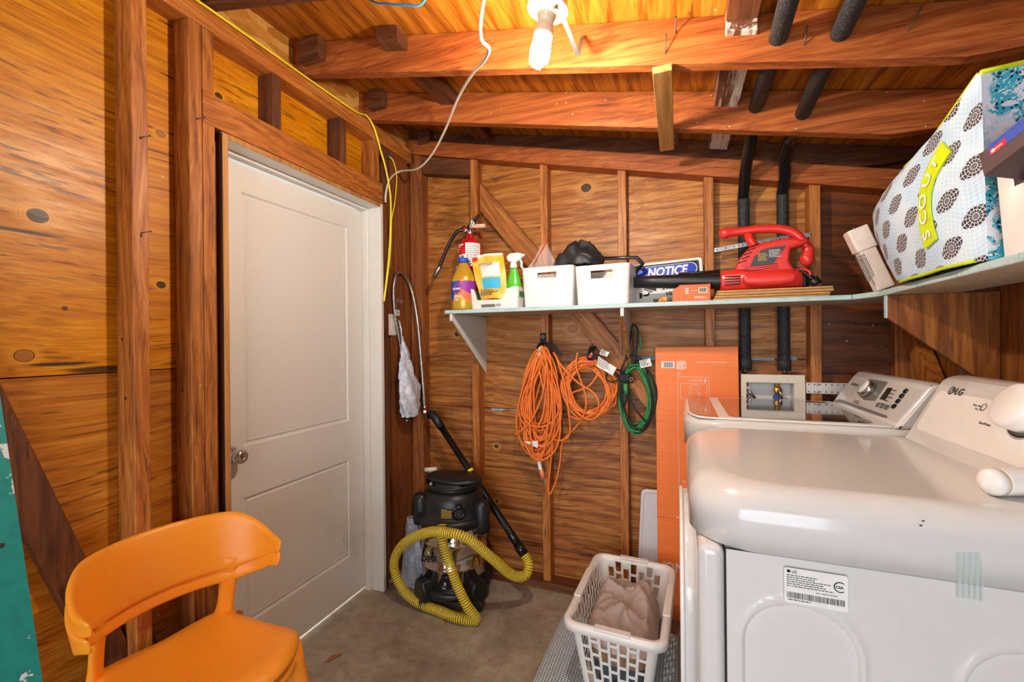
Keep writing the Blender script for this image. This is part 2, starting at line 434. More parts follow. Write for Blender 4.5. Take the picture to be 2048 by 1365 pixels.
M['webbing'] = mat('black_webbing', '17191d', .75, bump=.4, nscale=300)
M['orange_chair'] = mat('orange_polypropylene', 'ffa02a', .38, vary=.02, sss=.06)
M['foam'] = None
def foam():
    n = NT('pipe_insulation'); v = n.coord(); q = n.noise(v, 260, 2, .7)
    c = n.mix(n.step(q, .58, .7), '1e1f22', '77736c'); n.bump(q, .5, .002); return n.fin(c, .7)
M['foam'] = foam()

# ------------------------------------------------------------------ structure
def concrete():
    n = NT('concrete_floor'); v = n.coord('Object', (1, 1, 1), rnd=False)
    a = n.noise(v, 3.2, 6, .65, .4); b = n.noise(v, 18, 6, .7); c = n.noise(v, 130, 3, .7); d = n.noise(v, 1.3, 3)
    col = n.ramp(a*.55+b*.35+c*.1, [(.30, '665a4a'), (.46, '928472'), (.60, 'b0a592'), (.75, 'cbc2b2')])
    col = n.mix(n.step(d, .5, .72)*.5, col, '8a6a44')
    col = n.mix(n.step(c, .66, .72)*.35, col, 'c8bfb0'); n.bump(b+c*.4, .35, .004)
    return n.fin(col, n.step(a, .3, .7, .62, .42), spec=.45)
b = MB(); b.box(-2.4, 1.05, -2.2, 2.45, -.12, 0)
floor = tag(b.build('floor', concrete()), kind='structure')

SIDING = mat('exterior_siding', '4a2a16', .8)
def beam(name, parent, x0, x1, y0, y1, z0, z1, m, bev=.0018):
    b = MB(); b.box(x0, x1, y0, y1, z0, z1, bev); return b.build(name, M[m] if isinstance(m, str) else m, parent)
# left wall
b = MB(); b.box(-1.59, -1.566, -2.2, 1.036, 0, 2.625); b.box(-1.59, -1.566, 1.036, 1.922, 2.056, 2.625); b.box(-1.59, -1.566, 1.922, 2.40, 0, 2.625)
wl = tag(b.build('wall_left', SIDING), kind='structure')
beam('plywood_panel', wl, -1.565, -1.55, -2.2, 1.02, 1.2475, 2.47, 'plyL', .001)
beam('plywood_panel', wl, -1.565, -1.551, -2.2, 1.02, 0.02, 1.2445, 'plyL2', .001)
beam('plywood_panel', wl, -1.565, -1.55, 1.02, 2.31, 2.07, 2.47, 'plyL', .001)
beam('plywood_panel', wl, -1.565, -1.55, 1.945, 2.31, 0.02, 2.07, 'plyB2', .001)
LX = -1.47
for y in (.781, .940, .372, -.035, -.44, -.85, -1.26, -1.67):
    beam('stud', wl, -1.55, LX, y, y+.0415, .04, 2.385, 'studZ' if y > .9 else 'oldZ' if y < .3 else 'studZ')
beam('trimmer_stud', wl, -1.55, LX, .983, 1.0235, .04, 2.066, 'studZ')
beam('cripple_stud', wl, -1.55, LX-.001, .983, 1.0235, 2.174, 2.385, 'studZ')
for y in (1.252, 1.614): beam('cripple_stud', wl, -1.55, LX, y, y+.040, 2.174, 2.385, 'oldZ')
beam('cripple_stud', wl, -1.55, LX, 1.853, 1.897, 2.174, 2.385, 'studZ')
beam('header', wl, -1.55, LX, .984, 1.925, 2.066, 2.174, 'studY')
beam('king_stud', wl, -1.55, LX-.006, 1.934, 1.973, .04, 2.385, 'oldZ')
beam('corner_stud', wl, -1.55, -1.512, 2.045, 2.236, .0, 2.385, 'cornZ')
beam('top_plate', wl, -1.552, LX+.001, -2.2, 2.2, 2.386, 2.4245, 'studY')
beam('top_plate', wl, -1.552, LX-.002, -2.2, 2.2, 2.4255, 2.465, 'studY')
beam('bottom_plate', wl, -1.55, LX, -2.2, 1.03, 0, .039, 'oldY')
# let-in diagonal brace of the left wall, two lengths cut between the studs
for y0, z0, y1, z1, w in ((.40, 1.40, .781, .335, .105), (.824, .42, .940, .03, .13)):
    d = Vector((0, y1-y0, z1-z0)); n_ = Vector((0, -d.z, d.y)).normalized()
    b = MB(); p = [(y0, z0-.02), (y1, z1-.12), (y1, z1+w*1.2), (y0, z0+w*2.35)]
    if y0 > .8: p = [(y0, z0-.30), (y1, z1-.02), (y1, z1+.12), (y0, z0+.10)]
    b.prism(p, 'X', -1.55, -1.512, .0015)
    o = b.build('diagonal_brace', M['oldZ'], wl)
# back wall
b = MB(); b.box(-1.60, 1.0, 2.327, 2.36, 0, 2.72)
wb = tag(b.build('wall_back', SIDING), kind='structure')
def bpanel(x0, x1, z0, z1, m):
    b = MB(); b.prism([(x0, z0), (x1, z0), (x1, min(z1, 2.63-.2075*x1)), (x0, min(z1, 2.63-.2075*x0))], 'Y', 2.31, 2.325, .001)
    return b.build('plywood_panel', M[m], wb)
bpanel(-1.56, -.262, .942, 3, 'plyB'); bpanel(-1.56, -.262, .02, .939, 'plyB2')
bpanel(-.260, .556, 1.232, 3, 'plyB'); bpanel(-.260, .556, .02, 1.229, 'plyB2')
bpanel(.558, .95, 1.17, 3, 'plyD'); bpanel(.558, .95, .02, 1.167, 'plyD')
SP = .2258
pt = lambda x: 2.2045-SP*x       # top of the raking double plate
for x, m, w in ((-1.105, 'studZ', .042), (-.691, 'studZ', .041), (-.282, 'studZ', .041), (.116, 'studZ', .040), (.536, 'pineZ' if 0 else 'studZ', .041)):
    b = MB(); b.prism([(x, .04), (x+w, .04), (x+w, pt(x+w)-.086), (x, pt(x)-.086)], 'Y', 2.237, 2.31, .0015); b.build('stud', M[m], wb)
b = MB(); b.prism([(-1.511, .0), (-1.430, .0), (-1.430, pt(-1.43)-.086), (-1.511, pt(-1.51)-.086)], 'Y', 2.237, 2.31, .0015); b.build('corner_post', M['cornZ'], wb)
for a, c, dy in ((0, -.0425, .003), (-.0435, -.086, 0)):
    b = MB(); b.prism([(-1.55, pt(-1.55)+c), (.93, pt(.93)+c), (.93, pt(.93)+a), (-1.55, pt(-1.55)+a)], 'Y', 2.222+dy, 2.31, .0015); b.build('top_plate', M['raftX'], wb)
b = MB(); b.prism([(-1.43, 2.335), (-1.106, 2.275), (-1.106, 2.365), (-1.43, 2.435)], 'Y', 2.238, 2.30, .0015); b.build('blocking', M['oldX'], wb)
beam('bottom_plate', wb, -1.43, .84, 2.218, 2.31, 0, .04, 'oldX')
# diagonal brace of the back wall, cut between the studs
def braceZ(x): return 2.132-(x+.971)*1.2045
for x0, x1 in ((-1.062, -.692), (-.649, -.283), (-.240, .115)):
    b = MB(); b.prism([(x0, braceZ(x0)-.165), (x1, braceZ(x1)-.165), (x1, braceZ(x1)), (x0, braceZ(x0))], 'Y', 2.268, 2.305, .0015)
    Mr = Matrix.Rotation(R(50.3), 4, 'Y'); c = Vector(((x0+x1)/2, 2.287, braceZ((x0+x1)/2)-.08))
    b.xf(Matrix.Translation(c) @ Mr.inverted() @ Matrix.Translation(-c))
    o = b.build('diagonal_brace', M['studX'], wb); o.rotation_euler = (0, R(50.3), 0)
# remains of blue paint along the panel joints
BLUE = mat('blue_paint', '7fb0c8', .6, vary=.2)
for i, (x0, x1, z, h) in enumerate(((-1.02, -.93, .934, .014), (-.90, -.80, .937, .006), (-.57, -.52, .94, .012), (-.24, -.11, 1.232, .018), (-.10, .1, 1.232, .008), (.31, .41, 1.232, .010), (.43, .50, 1.235, .022))):
    b = MB(); pts = []
    N = 9; up = [(x0+(x1-x0)*k/N, z+h*(.25+.3*random.random())) for k in range(N+1)]; dn = [(x0+(x1-x0)*k/N, z-h*(.25+.3*random.random())) for k in range(N, -1, -1)]
    b.prism(up+dn, 'Y', 2.3085, 2.3102); b.build('paint_patch', BLUE, wb)
# right wall
b = MB(); b.box(.947, .97, -2.2, 2.36, 0, 2.35); wr = tag(b.build('wall_right', SIDING), kind='structure')
b = MB(); b.box(.93, .946, -2.2, 1.10, 0.02, 2.12, .001); b.build('plywood_panel', M['plyR'], wr)
b = MB(); b.box(.93, .946, 1.103, 2.31, 0.02, 2.12, .001); b.build('plywood_panel', M['plyR'], wr)
for y, m in ((2.262, 'studZ'), (1.812, 'oldZ'), (1.40, 'oldZ'), (.99, 'oldZ'), (.58, 'oldZ'), (.17, 'oldZ'), (-.24, 'oldZ'), (-.65, 'oldZ'), (-1.06, 'oldZ')):
    beam('stud', wr, .84, .93, y, y+.041, .04, 1.93, m)
beam('bottom_plate', wr, .84, .93, -2.2, 2.21, 0, .039, 'oldY')
beam('top_plate', wr, .84, .93, -2.2, 2.22, 1.931, 1.97, 'oldY')
b = MB(); b.prism([(2.262, 1.30), (2.262, 1.42), (1.853, .88), (1.853, .76)], 'X', .872, .918, .0015); b.build('diagonal_brace', M['studZ'], wr)
# ceiling : roof deck on sloping rafters
b = MB(); dz = lambda x: 2.302-.2075*x
b.prism([(-1.75, dz(-1.75)), (1.1, dz(1.1)), (1.1, dz(1.1)+.02), (-1.75, dz(-1.75)+.02)], 'Y', -2.2, 2.40)
ce = tag(b.build('ceiling', M['deck']), kind='structure')
for y, c0, m, hgt in ((1.41, 2.161, 'raftX', .139), (1.82, 2.148, 'raftX', .150), (2.265, 2.196, 'oldX', .105), (.995, 2.161, 'oldX', .139), (.58, 2.161, 'oldX', .139), (.17, 2.161, 'oldX', .139), (-.24, 2.161, 'oldX', .139), (-.65, 2.161, 'oldX', .139), (-1.06, 2.161, 'oldX', .139), (-1.47, 2.161, 'oldX', .139)):
    z = lambda x: c0-.2075*x
    b = MB(); b.prism([(-1.60, 2.466), (-1.47, 2.466), (.675, z(.675)), (.84, z(.675)+.0), (.945, z(.675)+.012), (.945, z(.945)+hgt), (-1.60, z(-1.60)+hgt)], 'Y', y, y+.040, .0015)
    b.build('rafter', M[m], ce)
# oriented-strand boards closing the gaps between the rafter tails
for y0, y1 in ((1.037, 1.408), (1.452, 1.818), (1.862, 2.262)):
    b = MB(); b.box(-1.545, -1.532, y0, y1, 2.466, dz(-1.53)-.002); b.build('strand_board', M['osb'], ce)
for x0, x1, y0, y1, z0, z1, m in ((-1.462, -1.356, 1.37, 1.409, 2.493, 2.585, 'oldX'), (-1.446, -1.356, 1.78, 1.819, 2.50, 2.592, 'oldX'), (-1.44, -1.36, 2.215, 2.262, 2.50, 2.58, 'oldX')):
    beam('blocking', ce, x0, x1, y0, y1, z0, z1, m, .002)
zb = lambda x: dz(x)-.006
def strip(name, x0, x1, y0, y1, zt, h, m):
    b = MB(); b.prism([(x0, zt(x0)-h), (x1, zt(x1)-h), (x1, zt(x1)), (x0, zt(x0))], 'Y', y0, y1, .002); return b.build(name, M[m], ce)
strip('purlin', -1.052, -.957, 1.345, 2.20, zb, .056, 'oldY')
strip('purlin', .134, .214, 1.385, 2.215, zb, .058, 'weather')
strip('purlin', .134, .214, .70, 1.383, zb, .030, 'oldY')
beam('nailer_board', ce, -.069, -.012, 1.398, 1.99, 2.140, 2.161, 'pineY')
beam('nailer_scrap', ce, -.020, .004, 1.90, 1.995, 2.162, 2.19, 'weather')
# nails left sticking out of the timber
def nail(parent, p, d, L=.05, r=.0016):
    p = Vector(p); d = Vector(d).normalized(); b = MB(); b.tube([p-d*.006, p+d*L], r, 6)
    b.tube([p+d*L, p+d*(L+.0012)], r*2.3, 8); return b.build('nail', M['nail'], parent)
for p, d, L in (((.33, 1.41, 2.135), (.03, -.4, .75), .045), ((.556, 1.41, 2.115), (.35, -.5, .75), .05), ((-.0, 1.41, 2.255), (.0, -.9, .45), .045), ((-.03, 1.41, 2.20), (.02, -.5, .8), .05)): nail(ce, p, d, L)
for y, z in ((.803, 1.935), (.803, 1.655), (.962, 2.065)): nail(wl, (LX, y, z), (.9, .25, .1), .03)
for x, z in ((-1.0, 2.29), (-.45, 2.20)): nail(ce, (x, 2.262, z+.13), (.1, -.9, -.4), .03, .001)
# door and its frame
dr = MB()
def door_mesh(b):
    X0 = -1.585; y0, y1, z0, z1 = 1.085, 1.899, .018, 2.026
    P = [(1.205, 1.782, .925, 1.918), (1.205, 1.785, .228, .725)]
    ys = sorted({y0, y1, 1.205, 1.782}); zs = [z0, .228, .725, .925, 1.918, z1]
    for i in range(3):
        for j in range(5):
            if i == 1 and j in (1, 3): continue
            b._faces([(X0, ys[i], zs[j]), (X0, ys[i+1], zs[j]), (X0, ys[i+1], zs[j+1]), (X0, ys[i], zs[j+1])], [(0, 1, 2, 3)])
    for a, c, e, f in ((1.205, 1.782, .925, 1.918), (1.205, 1.782, .228, .725)):
        lv = [(0, 0), (.006, -.008), (.012, -.009), (.020, -.003), (.026, -.004)]
        rings = [[(X0+dx, a+i_, e+i_), (X0+dx, c-i_, e+i_), (X0+dx, c-i_, f-i_), (X0+dx, a+i_, f-i_)] for i_, dx in lv]
        for r0, r1 in zip(rings, rings[1:]):
            for k in range(4): b._faces([r0[k], r0[(k+1) % 4], r1[(k+1) % 4], r1[k]], [(0, 1, 2, 3)])
        b._faces(rings[-1], [(0, 1, 2, 3)])
    b._faces([(X0, y0, z0), (X0, y1, z0), (X0, y1, z1), (X0, y0, z1), (X0-.035, y0, z0), (X0-.035, y1, z0), (X0-.035, y1, z1), (X0-.035, y0, z1)], [(0, 4, 5, 1), (1, 5, 6, 2), (2, 6, 7, 3), (3, 7, 4, 0), (4, 7, 6, 5)])
door_mesh(dr); bmesh.ops.remove_doubles(dr.bm, verts=dr.bm.verts, dist=1e-5); bmesh.ops.recalc_face_normals(dr.bm, faces=dr.bm.faces)
d1 = tag(dr.build('door_1', M['door']), kind='structure')
KM = Matrix.Translation((-1.585, 1.150, .905)) @ Matrix.Rotation(R(90), 4, 'Y')
b = MB(); b.lathe([(.0, 0), (.033, 0), (.033, .004), (.026, .010), (.0125, .014), (.0115, .030), (.014, .034), (.024, .040), (.0275, .052), (.0265, .062), (.020, .070), (.010, .072), (.009, .070), (0, .070)], 28, KM)
kb = b.build('door_knob', M['chrome'], d1)
tag(kb, 'satin chrome door knob')
b = MB(); b.box(-1.5155, -1.5145, 1.149, 1.151, .901, .909); b.build('keyhole', M['seam'], kb)
JE = wood('bare_jamb_edge', '8a5a30', 'b8814a', 'cf9c62', 'Z', 1, .4, 0, .3, .6, .9)
t1 = thing('trim_1', None, None, (-1.56, 1.49, 0)); tag(t1, kind='structure')
for nm, y0, y1, z1 in (('jamb', 1.050, 1.070, 2.062), ('jamb', 1.9045, 1.9235, 2.062)):
    b = MB(); b.box(-1.66, -1.474, y0, y1, 0.002, z1); b.mi = 1; b.box(-1.474, -1.470, y0, y1, 0.002, z1, .001)
    b.build(nm, [M['white'], JE if y0 < 1.5 else M['white']], t1)
b = MB(); b.box(-1.66, -1.474, 1.070, 1.9045, 2.045, 2.062); b.mi = 1; b.box(-1.474, -1.4702, 1.070, 1.9045, 2.0445, 2.0635, .001); b.build('head_jamb', [M['white'], JE], t1)
b = MB(); b.box(-1.584, -1.548, 1.8915, 1.9045, 0, 2.045, .002); b.box(-1.584, -1.548, 1.070, 1.083, 0, 2.045, .002); b.box(-1.584, -1.548, 1.083, 1.8915, 2.032, 2.045, .002); b.build('door_stop', M['white'], t1)
b = MB(); b.box(-1.655, -1.4715, 1.0488, 1.0498, .003, 2.06); b.build('jamb_back', M['oldZ'], t1)
b = MB(); b.box(-1.64, -1.50, 1.03, 1.049, .05, 2.03); b.build('shim_board', M['oldZ'], t1)

# ------------------------------------------------------------------ shelves and what stands on them
def shelfpaint(name, base, worn, amt=.5):
    n = NT(name); g = n.coord('Object', (.12, 1, 1)); q = n.noise(g, 40, 5, .7); r = n.noise(n.coord('Object'), 9, 3)
    c = n.mix(n.step(q*.6+r*.4, .5, .6)*amt, base, worn); n.bump(q, .3, .002); return n.fin(c, .6)
M['shelf'] = shelfpaint('teal_shelf_paint', 'b4cdcf', '86a3a6'); M['shelfu'] = shelfpaint('bare_shelf_underside', 'b9a78c', '9a8466')
M['bracket'] = shelfpaint('pale_bracket_paint', 'cfd4d2', '9aa5a6', .3); M['plyedge'] = wood('plywood_edge', '7a4a20', 'b87e3e', 'd9a862', 'Z', 1, .6, 0, .3, .6, .5)
ST = 1.487
def shelf_board(name, poly, parent):
    b = MB(); b.prism(poly, 'Z', ST-.019, ST, .003, 2)
    for f in b.bm.faces:
        f.normal_update(); f.material_index = 1 if f.normal.z < -.6 else 0
    return b.build(name, [M['shelf'], M['shelfu']], parent)
sh = thing('wall_shelf', 'long pale teal painted plywood shelf along the back wall above the hung cords', 'shelf', (-.2, 2.31, 1.2))
shelf_board('shelf_board', [(-1.125, 1.962), (-1.112, 1.95), (.598, 1.95), (.598, 2.236), (-1.125, 2.236)], sh)
def bracket(parent, xf, xb, t=.015, wall=2.309):
    b = MB(); ys = [1.953, wall]; 
    prof = [(1.953, 1.467), (1.953, 1.432), (wall, 1.137), (wall, 1.467)]
    L = lambda y: xf+(xb-xf)*(y-1.953)/(wall-1.953)
    b._faces([(L(y), y, z) for y, z in prof]+[(L(y)+t, y, z) for y, z in prof], [(0, 1, 2, 3), (7, 6, 5, 4), (0, 4, 5, 1), (1, 5, 6, 2), (2, 6, 7, 3), (3, 7, 4, 0)])
    bmesh.ops.recalc_face_normals(b.bm, faces=b.bm.faces); b.bm.faces.ensure_lookup_table(); b.bm.faces[3].material_index = 1
    return b.build('bracket', [M['bracket'], M['plyedge']], parent)
bracket(sh, -1.088, -1.0615); bracket(sh, -.2395, -.2395)
sr = thing('wall_shelf', 'short pale teal shelf on the right wall with one bare plywood gusset', 'shelf', (.77, 1.2, 1.2))
shelf_board('shelf_board', [(.600, 1.958), (.642, 1.845), (.606, 1.10), (.572, .25), (.838, .25), (.838, 2.236), (.600, 2.236)], sr)
b = MB(); b.prism([(.648, ST-.02), (.648, 1.392), (.838, 1.228), (.928, 1.150), (.928, ST-.02)], 'Y', 1.796, 1.811, .001)
b.bm.normal_update()
b.build('bracket', M['plyR'], sr)
b = MB(); b.prism([(.643, ST-.02), (.643, 1.392), (.6475, 1.392), (.6475, ST-.02)], 'Y', 1.796, 1.811); b.build('bracket_lip', M['shelf'], sr)

def shell(per, levels, t, holes=(), bottom=True, rim=None, b=None):
    """thin-walled open vessel: per(k, z) -> (x, y) outer outline with k of n; holes = set of (k, level)"""
    b = b or MB(); n = per.n; H = set(holes)
    O = [[Vector((*per(k, z), z)) for k in range(n)] for z in levels]; I = []
    for r in O:
        c = sum(r, Vector())/n; row = []
        for k in range(n):
            tg = r[(k+1) % n]-r[k-1]; nn = Vector((-tg.y, tg.x, 0)).normalized()
            if nn.dot(c-r[k]) < 0: nn = -nn
            row.append(r[k]+nn*t)
        I.append(row)
    I[0] = [p+Vector((0, 0, t)) for p in I[0]]
    bo = [[b.bm.verts.new(p) for p in r] for r in O]; bi = [[b.bm.verts.new(p) for p in r] for r in I]
    def face(*v):
        q = b.bm.faces.new(v); q.material_index = b.mi; q.smooth = True
    L = len(levels)
    for j in range(L-1):
        for k in range(n):
            k2 = (k+1) % n
            if (k, j) in H:
                for (kk, jj, p, q) in ((k-1 if k else n-1, j, (j, k), (j+1, k)), (k2, j, (j, k2), (j+1, k2)), (k, j-1, (j, k), (j, k2)), (k, j+1, (j+1, k), (j+1, k2))):
                    if (kk, jj) not in H: face(bo[p[0]][p[1]], bo[q[0]][q[1]], bi[q[0]][q[1]], bi[p[0]][p[1]])
                continue
            face(bo[j][k], bo[j][k2], bo[j+1][k2], bo[j+1][k]); face(bi[j][k], bi[j+1][k], bi[j+1][k2], bi[j][k2])
    for k in range(n):
        k2 = (k+1) % n; face(bo[-1][k], bo[-1][k2], bi[-1][k2], bi[-1][k])
    if bottom:
        b.bm.faces.new([v for v in bo[0]][::-1]); b.bm.faces.new(bi[0])
    bmesh.ops.recalc_face_normals(b.bm, faces=b.bm.faces)
    for f in b.bm.faces: f.smooth = True
    return b
class Per:
    """rounded rectangle outline with chosen break points on the straight sides, tapering from top to bottom"""
    def __init__(s, w, d, r, z0, z1, taper, xs=(), ys=(), nc=5):
        s.w, s.d, s.z0, s.z1, s.tp = w, d, z0, z1, taper; pts = []; s.seg = {}
        def corner(cx, cy, a0):
            for k in range(nc+1):
                a = R(a0+90*k/nc); pts.append((cx+r*cos(a), cy+r*sin(a)))
        corner(w/2-r, d/2-r, 0)
        s.seg['back'] = len(pts)-1; pts += [(x, d/2) for x in sorted(xs, reverse=True)]
        corner(-w/2+r, d/2-r, 90)
        s.seg['left'] = len(pts)-1; pts += [(-w/2, y) for y in sorted(ys, reverse=True)]
        corner(-w/2+r, -d/2+r, 180)
        s.seg['front'] = len(pts)-1; pts += [(x, -d/2) for x in sorted(xs)]
        corner(w/2-r, -d/2+r, 270)
        s.seg['right'] = len(pts)-1; pts += [(w/2, y) for y in sorted(ys)]
        s.p = pts; s.n = len(pts)
    def __call__(s, k, z):
        q = (z-s.z0)/(s.z1-s.z0); f = 1-s.tp*(1-q)
        x, y = s.p[k]; return (x*(1-(1-f)*min(s.w, s.d)/s.w), y*(1-(1-f)*min(s.w, s.d)/s.d))
def storage_bin(label, loc, rotz, w, d, h, group, slot=.05, name='storage_bin', slot_z=(.72, .86), sides=('front',), tp=.08):
    t = thing(name, label, 'storage bin', loc, rotz, group)
    p = Per(w, d, .022, 0, h, tp, xs=(-slot, slot), ys=(-slot, slot))
    lv = [0, .004, h*.35, h*slot_z[0], h*slot_z[1], h-.002, h]
    hl = {(p.seg[s]+1, 3) for s in sides}
    b = shell(p, lv, .0032, hl); b.xf(WM[t]); b.build('bin_body', M['plastic_white'], t)
    return t
storage_bin('left white bin with a handle slot, holding a zip bag and black cloth', (-.579, 2.095, ST+.001), R(-1), .258, .235, .190, 'white storage bins', .047)
storage_bin('right white bin on the back shelf, beside the notice sign', (-.318, 2.085, ST+.001), R(-3), .250, .225, .180, 'white storage bins', .05, slot_z=(.66, .86))
tr = storage_bin('white bin with a handle slot at the right edge, before the patterned bag', (.7235, 1.112, ST+.001), R(-1), .210, .225, .188, 'white storage bins', .05, sides=('left',))
# low white tray with a dipped front
t = thing('open_tray', 'low white tray with a dipped front, holding the pouch and green bottles', 'tray', (-.858, 2.085, ST+.001), R(-3))
p = Per(.268, .2, .02, 0, .105, .06, xs=(-.105, -.085, -.07, .04, .06, .075), ys=())
b = shell(p, [0, .004, .045, .055, .07, .09, .103, .105], .003, ())
k0 = p.seg['front']
for v in list(b.bm.verts):
    pass
dip = lambda x: (1 if -.085 <= x <= .055 else max(0, 1-(-.085-x)/.022) if x < -.085 else max(0, 1-(x-.055)/.024))
for v in b.bm.verts:
    if v.co.y < -.07 and v.co.z > .046: v.co.z = v.co.z+(.046+(v.co.z-.046)*.02-v.co.z)*min(1, max(0, dip(v.co.x)))
b.xf(WM[t]); b.build('tray_body', M['plastic_white'], t)
fr = lambda x, z: WM[t] @ Vector((x, -.1, z))
b = MB(); b.box(-.065, .012, -.0985, -.0975, .010, .024); b.xf(WM[t]); b.build('printed_label', M['greyink'], t)
b = MB(); b.box(.016, .045, -.0985, -.0975, .010, .026); b.mi = 1
for k in range(9): b.box(.018+k*.003, .0195+k*.003, -.0990, -.0985, .012, .024)
b.xf(WM[t]); b.build('barcode', [M['paper'], M['ink']], t)
b = MB(); b.box(.1335, .1342, -.075, .01, .058, .085); b.xf(WM[t]); b.build('green_label', mat('green_label', '4a8a5c', .5), t)
# yellow refill pouch
def pouch_mat():
    n = NT('yellow_pouch_print'); v = n.coord('Object', (1, 1, 1), rnd=False); q = n.noise(v, 18, 3)
    return n.fin(n.mix(n.step(q, .35, .7), 'f0b320', 'f7d67a'), .3)
t = thing('refill_pouch', 'yellow refill pouch with blue panel standing in the white tray', 'pouch', (-.885, 2.04, ST+.006))
b = MB()
def pf(u, v):
    w = .145-.02*abs(v-.5)-.03*(1-v); x = -.893+(u-.5)*w*1.30+(v-.5)*-.045; z = ST+.045+v*.235+.012*(u > .0)*(1-abs(u-.5)*1.2)
    return Vector((x, 2.020-.018*sin(pi*u)*(1-.75*v)+.012*v, z-.01*(1-u)*v))
b.grid(pf, 14, 14)
b.grid(lambda u, v: pf(u, v)+Vector((0, .010+.022*sin(pi*u)*(1-v), 0)), 14, 14)
b.build('pouch_body', pouch_mat(), t)
def patch(fn, u0, u1, v0, v1, off, name, m, parent, nu=6, nv=6):
    b = MB(); b.grid(lambda u, v: fn(u0+(u1-u0)*u, v0+(v1-v0)*v)+Vector(off), nu, nv); return b.build(name, m, parent)
patch(pf, .26, .86, .50, .80, (0, -.0012, 0), 'white_panel', M['paper'], t)
patch(pf, .22, .84, .22, .47, (0, -.0012, 0), 'blue_panel', mat('blue_panel', '45b0d8', .35), t)
patch(pf, 0, 1, .955, 1, (0, -.0012, 0), 'seal_strip', M['paper'], t)
patch(pf, .03, .2, .88, .98, (0, -.0022, 0), 'red_corner_mark', M['red'], t)
def lines(parent, m, o, ex, ey, rows, w, h, gap, name='small_print', seed=1):
    """rows of tiny printed words: each word a thin bar"""
    rd = random.Random(seed); b = MB(); F = frame(o, ex, ey)
    for r in range(rows):
        x = 0; end = w*rd.uniform(.6, 1)
        while x < end:
            l = min(rd.uniform(h*1.2, h*4), end-x)
            if l < h*.5: break
            b.box(x, x+l, -r*gap-h, -r*gap, 0, .0005, M=F); x += l+h*.7
    return b.build(name, m, parent)
lines(t, M['ink'], (-.935, 1.999, ST+.100), (1, 0, 0), (0, .1, 1), 4, .10, .004, .008, seed=3)
lines(t, M['ink'], (-.945, 2.000, ST+.232), (1, 0, .05), (0, .1, 1), 2, .11, .0035, .007, seed=4)
# trigger spray bottles
GREEN = mat('green_bottle', '57c23c', .25, coat=.2); GREEND = mat('dark_green_bottle', '1f8a3e', .25, coat=.2)
def spray_bottle(label, x, y, z0, bm, head=True, rot=0, sc=1., tint=None):
    t = thing('spray_bottle', label, 'bottle', (x, y, z0), rot, 'green spray bottles')
    b = MB(); b.lathe([(0, 0), (.036, 0), (.040, .006), (.040, .075), (.0385, .085), (.036, .095), (.037, .105), (.031, .135), (.022, .165), (.0165, .182), (.0165, .195), (0, .195)], 24, sx=1.05, sy=.72); b.xf(WM[t] @ Matrix.Scale(sc, 4)); b.build('bottle', bm, t)
    if head:
        b = MB(); b.lathe([(.018, .19), (.018, .205), (.015, .21), (.015, .222)], 16)
        b.prism([(-.026, .222), (.014, .216), (.040, .232), (.048, .245), (.044, .258), (.02, .264), (-.018, .262), (-.034, .246)], 'Y', -.013, .013, .006, 2)
        b.box(.044, .056, -.007, .007, .244, .256, .002); b.xf(WM[t] @ Matrix.Scale(sc, 4)); h = b.build('spray_head', M['plastic_white'], t)
        b = MB(); b.tube([(.030, 0, .234), (.040, 0, .215), (.038, 0, .198), (.047, 0, .185)], [.006, .0065, .006, .004], 8); b.xf(WM[t] @ Matrix.Scale(sc, 4)); b.build('trigger', M['plastic_white'], h)
        tagm = MB(); tagm.lathe([(.0125, 0), (0, .0006)], 14, Matrix.Translation((0, -.0292, .085)) @ Matrix.Rotation(R(90), 4, 'X')); tagm.xf(WM[t] @ Matrix.Scale(sc, 4)); tagm.build('round_emblem', mat('pink_emblem', 'd9a0a8', .5), t)
    return t
spray_bottle('bright green trigger spray bottle with white head, right side of the tray', -.778, 2.06, ST+.006, GREEN, rot=R(4), sc=1.06)
spray_bottle('darker green bottle behind the yellow pouch, left end of the tray', -.948, 2.085, ST+.006, GREEND, head=False, rot=R(5), sc=1.02)
# gold bleach jug
GOLD = mat('gold_plastic', 'c79a2e', .28, .25, coat=.2)
t = thing('bleach_jug', 'gold bleach jug with a purple and orange label, left end of shelf', 'bottle', (-1.046, 2.030, ST+.001), R(12)); JS = WM[t] @ Matrix.Diagonal((.88, .88, .97, 1))
b = MB(); b.lathe([(0, 0), (.066, 0), (.072, .008), (.073, .05), (.0725, .055), (.0725, .155), (.073, .160), (.066, .182), (.050, .212), (.034, .238), (.028, .250), (.027, .258), (0, .258)], 32, sx=1.0, sy=.82); b.xf(JS); b.build('jug_body', GOLD, t)
b = MB(); b.lathe([(.030, .256), (.031, .272), (.029, .280), (0, .281)], 24); b.xf(JS); b.build('cap', mat('blue_cap', '2a55c0', .35), t)
def jug_label():
    n = NT('jug_label_print'); v = n.coord('Object', (1, 1, 1), rnd=False); sp = n.new('SeparateXYZ'); n.link(v, sp.inputs[0])
    x, z = V(n.nt, sp.outputs[0]), V(n.nt, sp.outputs[2])
    c = n.mix((z+x*.6).gt(.008), 'ee6a3c', '8e2a9c'); c = n.mix((z-x*1.1).gt(.03), c, 'c22a7c')
    c = n.mix((z+x*1.2).lt(-.026), c, 'f4a43c'); c = n.mix((x*1.4-z*.6).lt(-.035), c, '2c4ab8')
    return n.fin(c, .3)
b = MB(); b.grid(lambda u, v: Vector((.0738*cos(R(190+160*u)), .0738*.82*sin(R(190+160*u)), .056+.098*v)), 20, 2); b.xf(JS); lb = b.build('front_label', jug_label(), t)
JF = JS @ Matrix.Translation((-.026, -.0575, .112)) @ Matrix.Rotation(R(-22), 4, 'Z') @ Matrix.Rotation(R(90), 4, 'X')
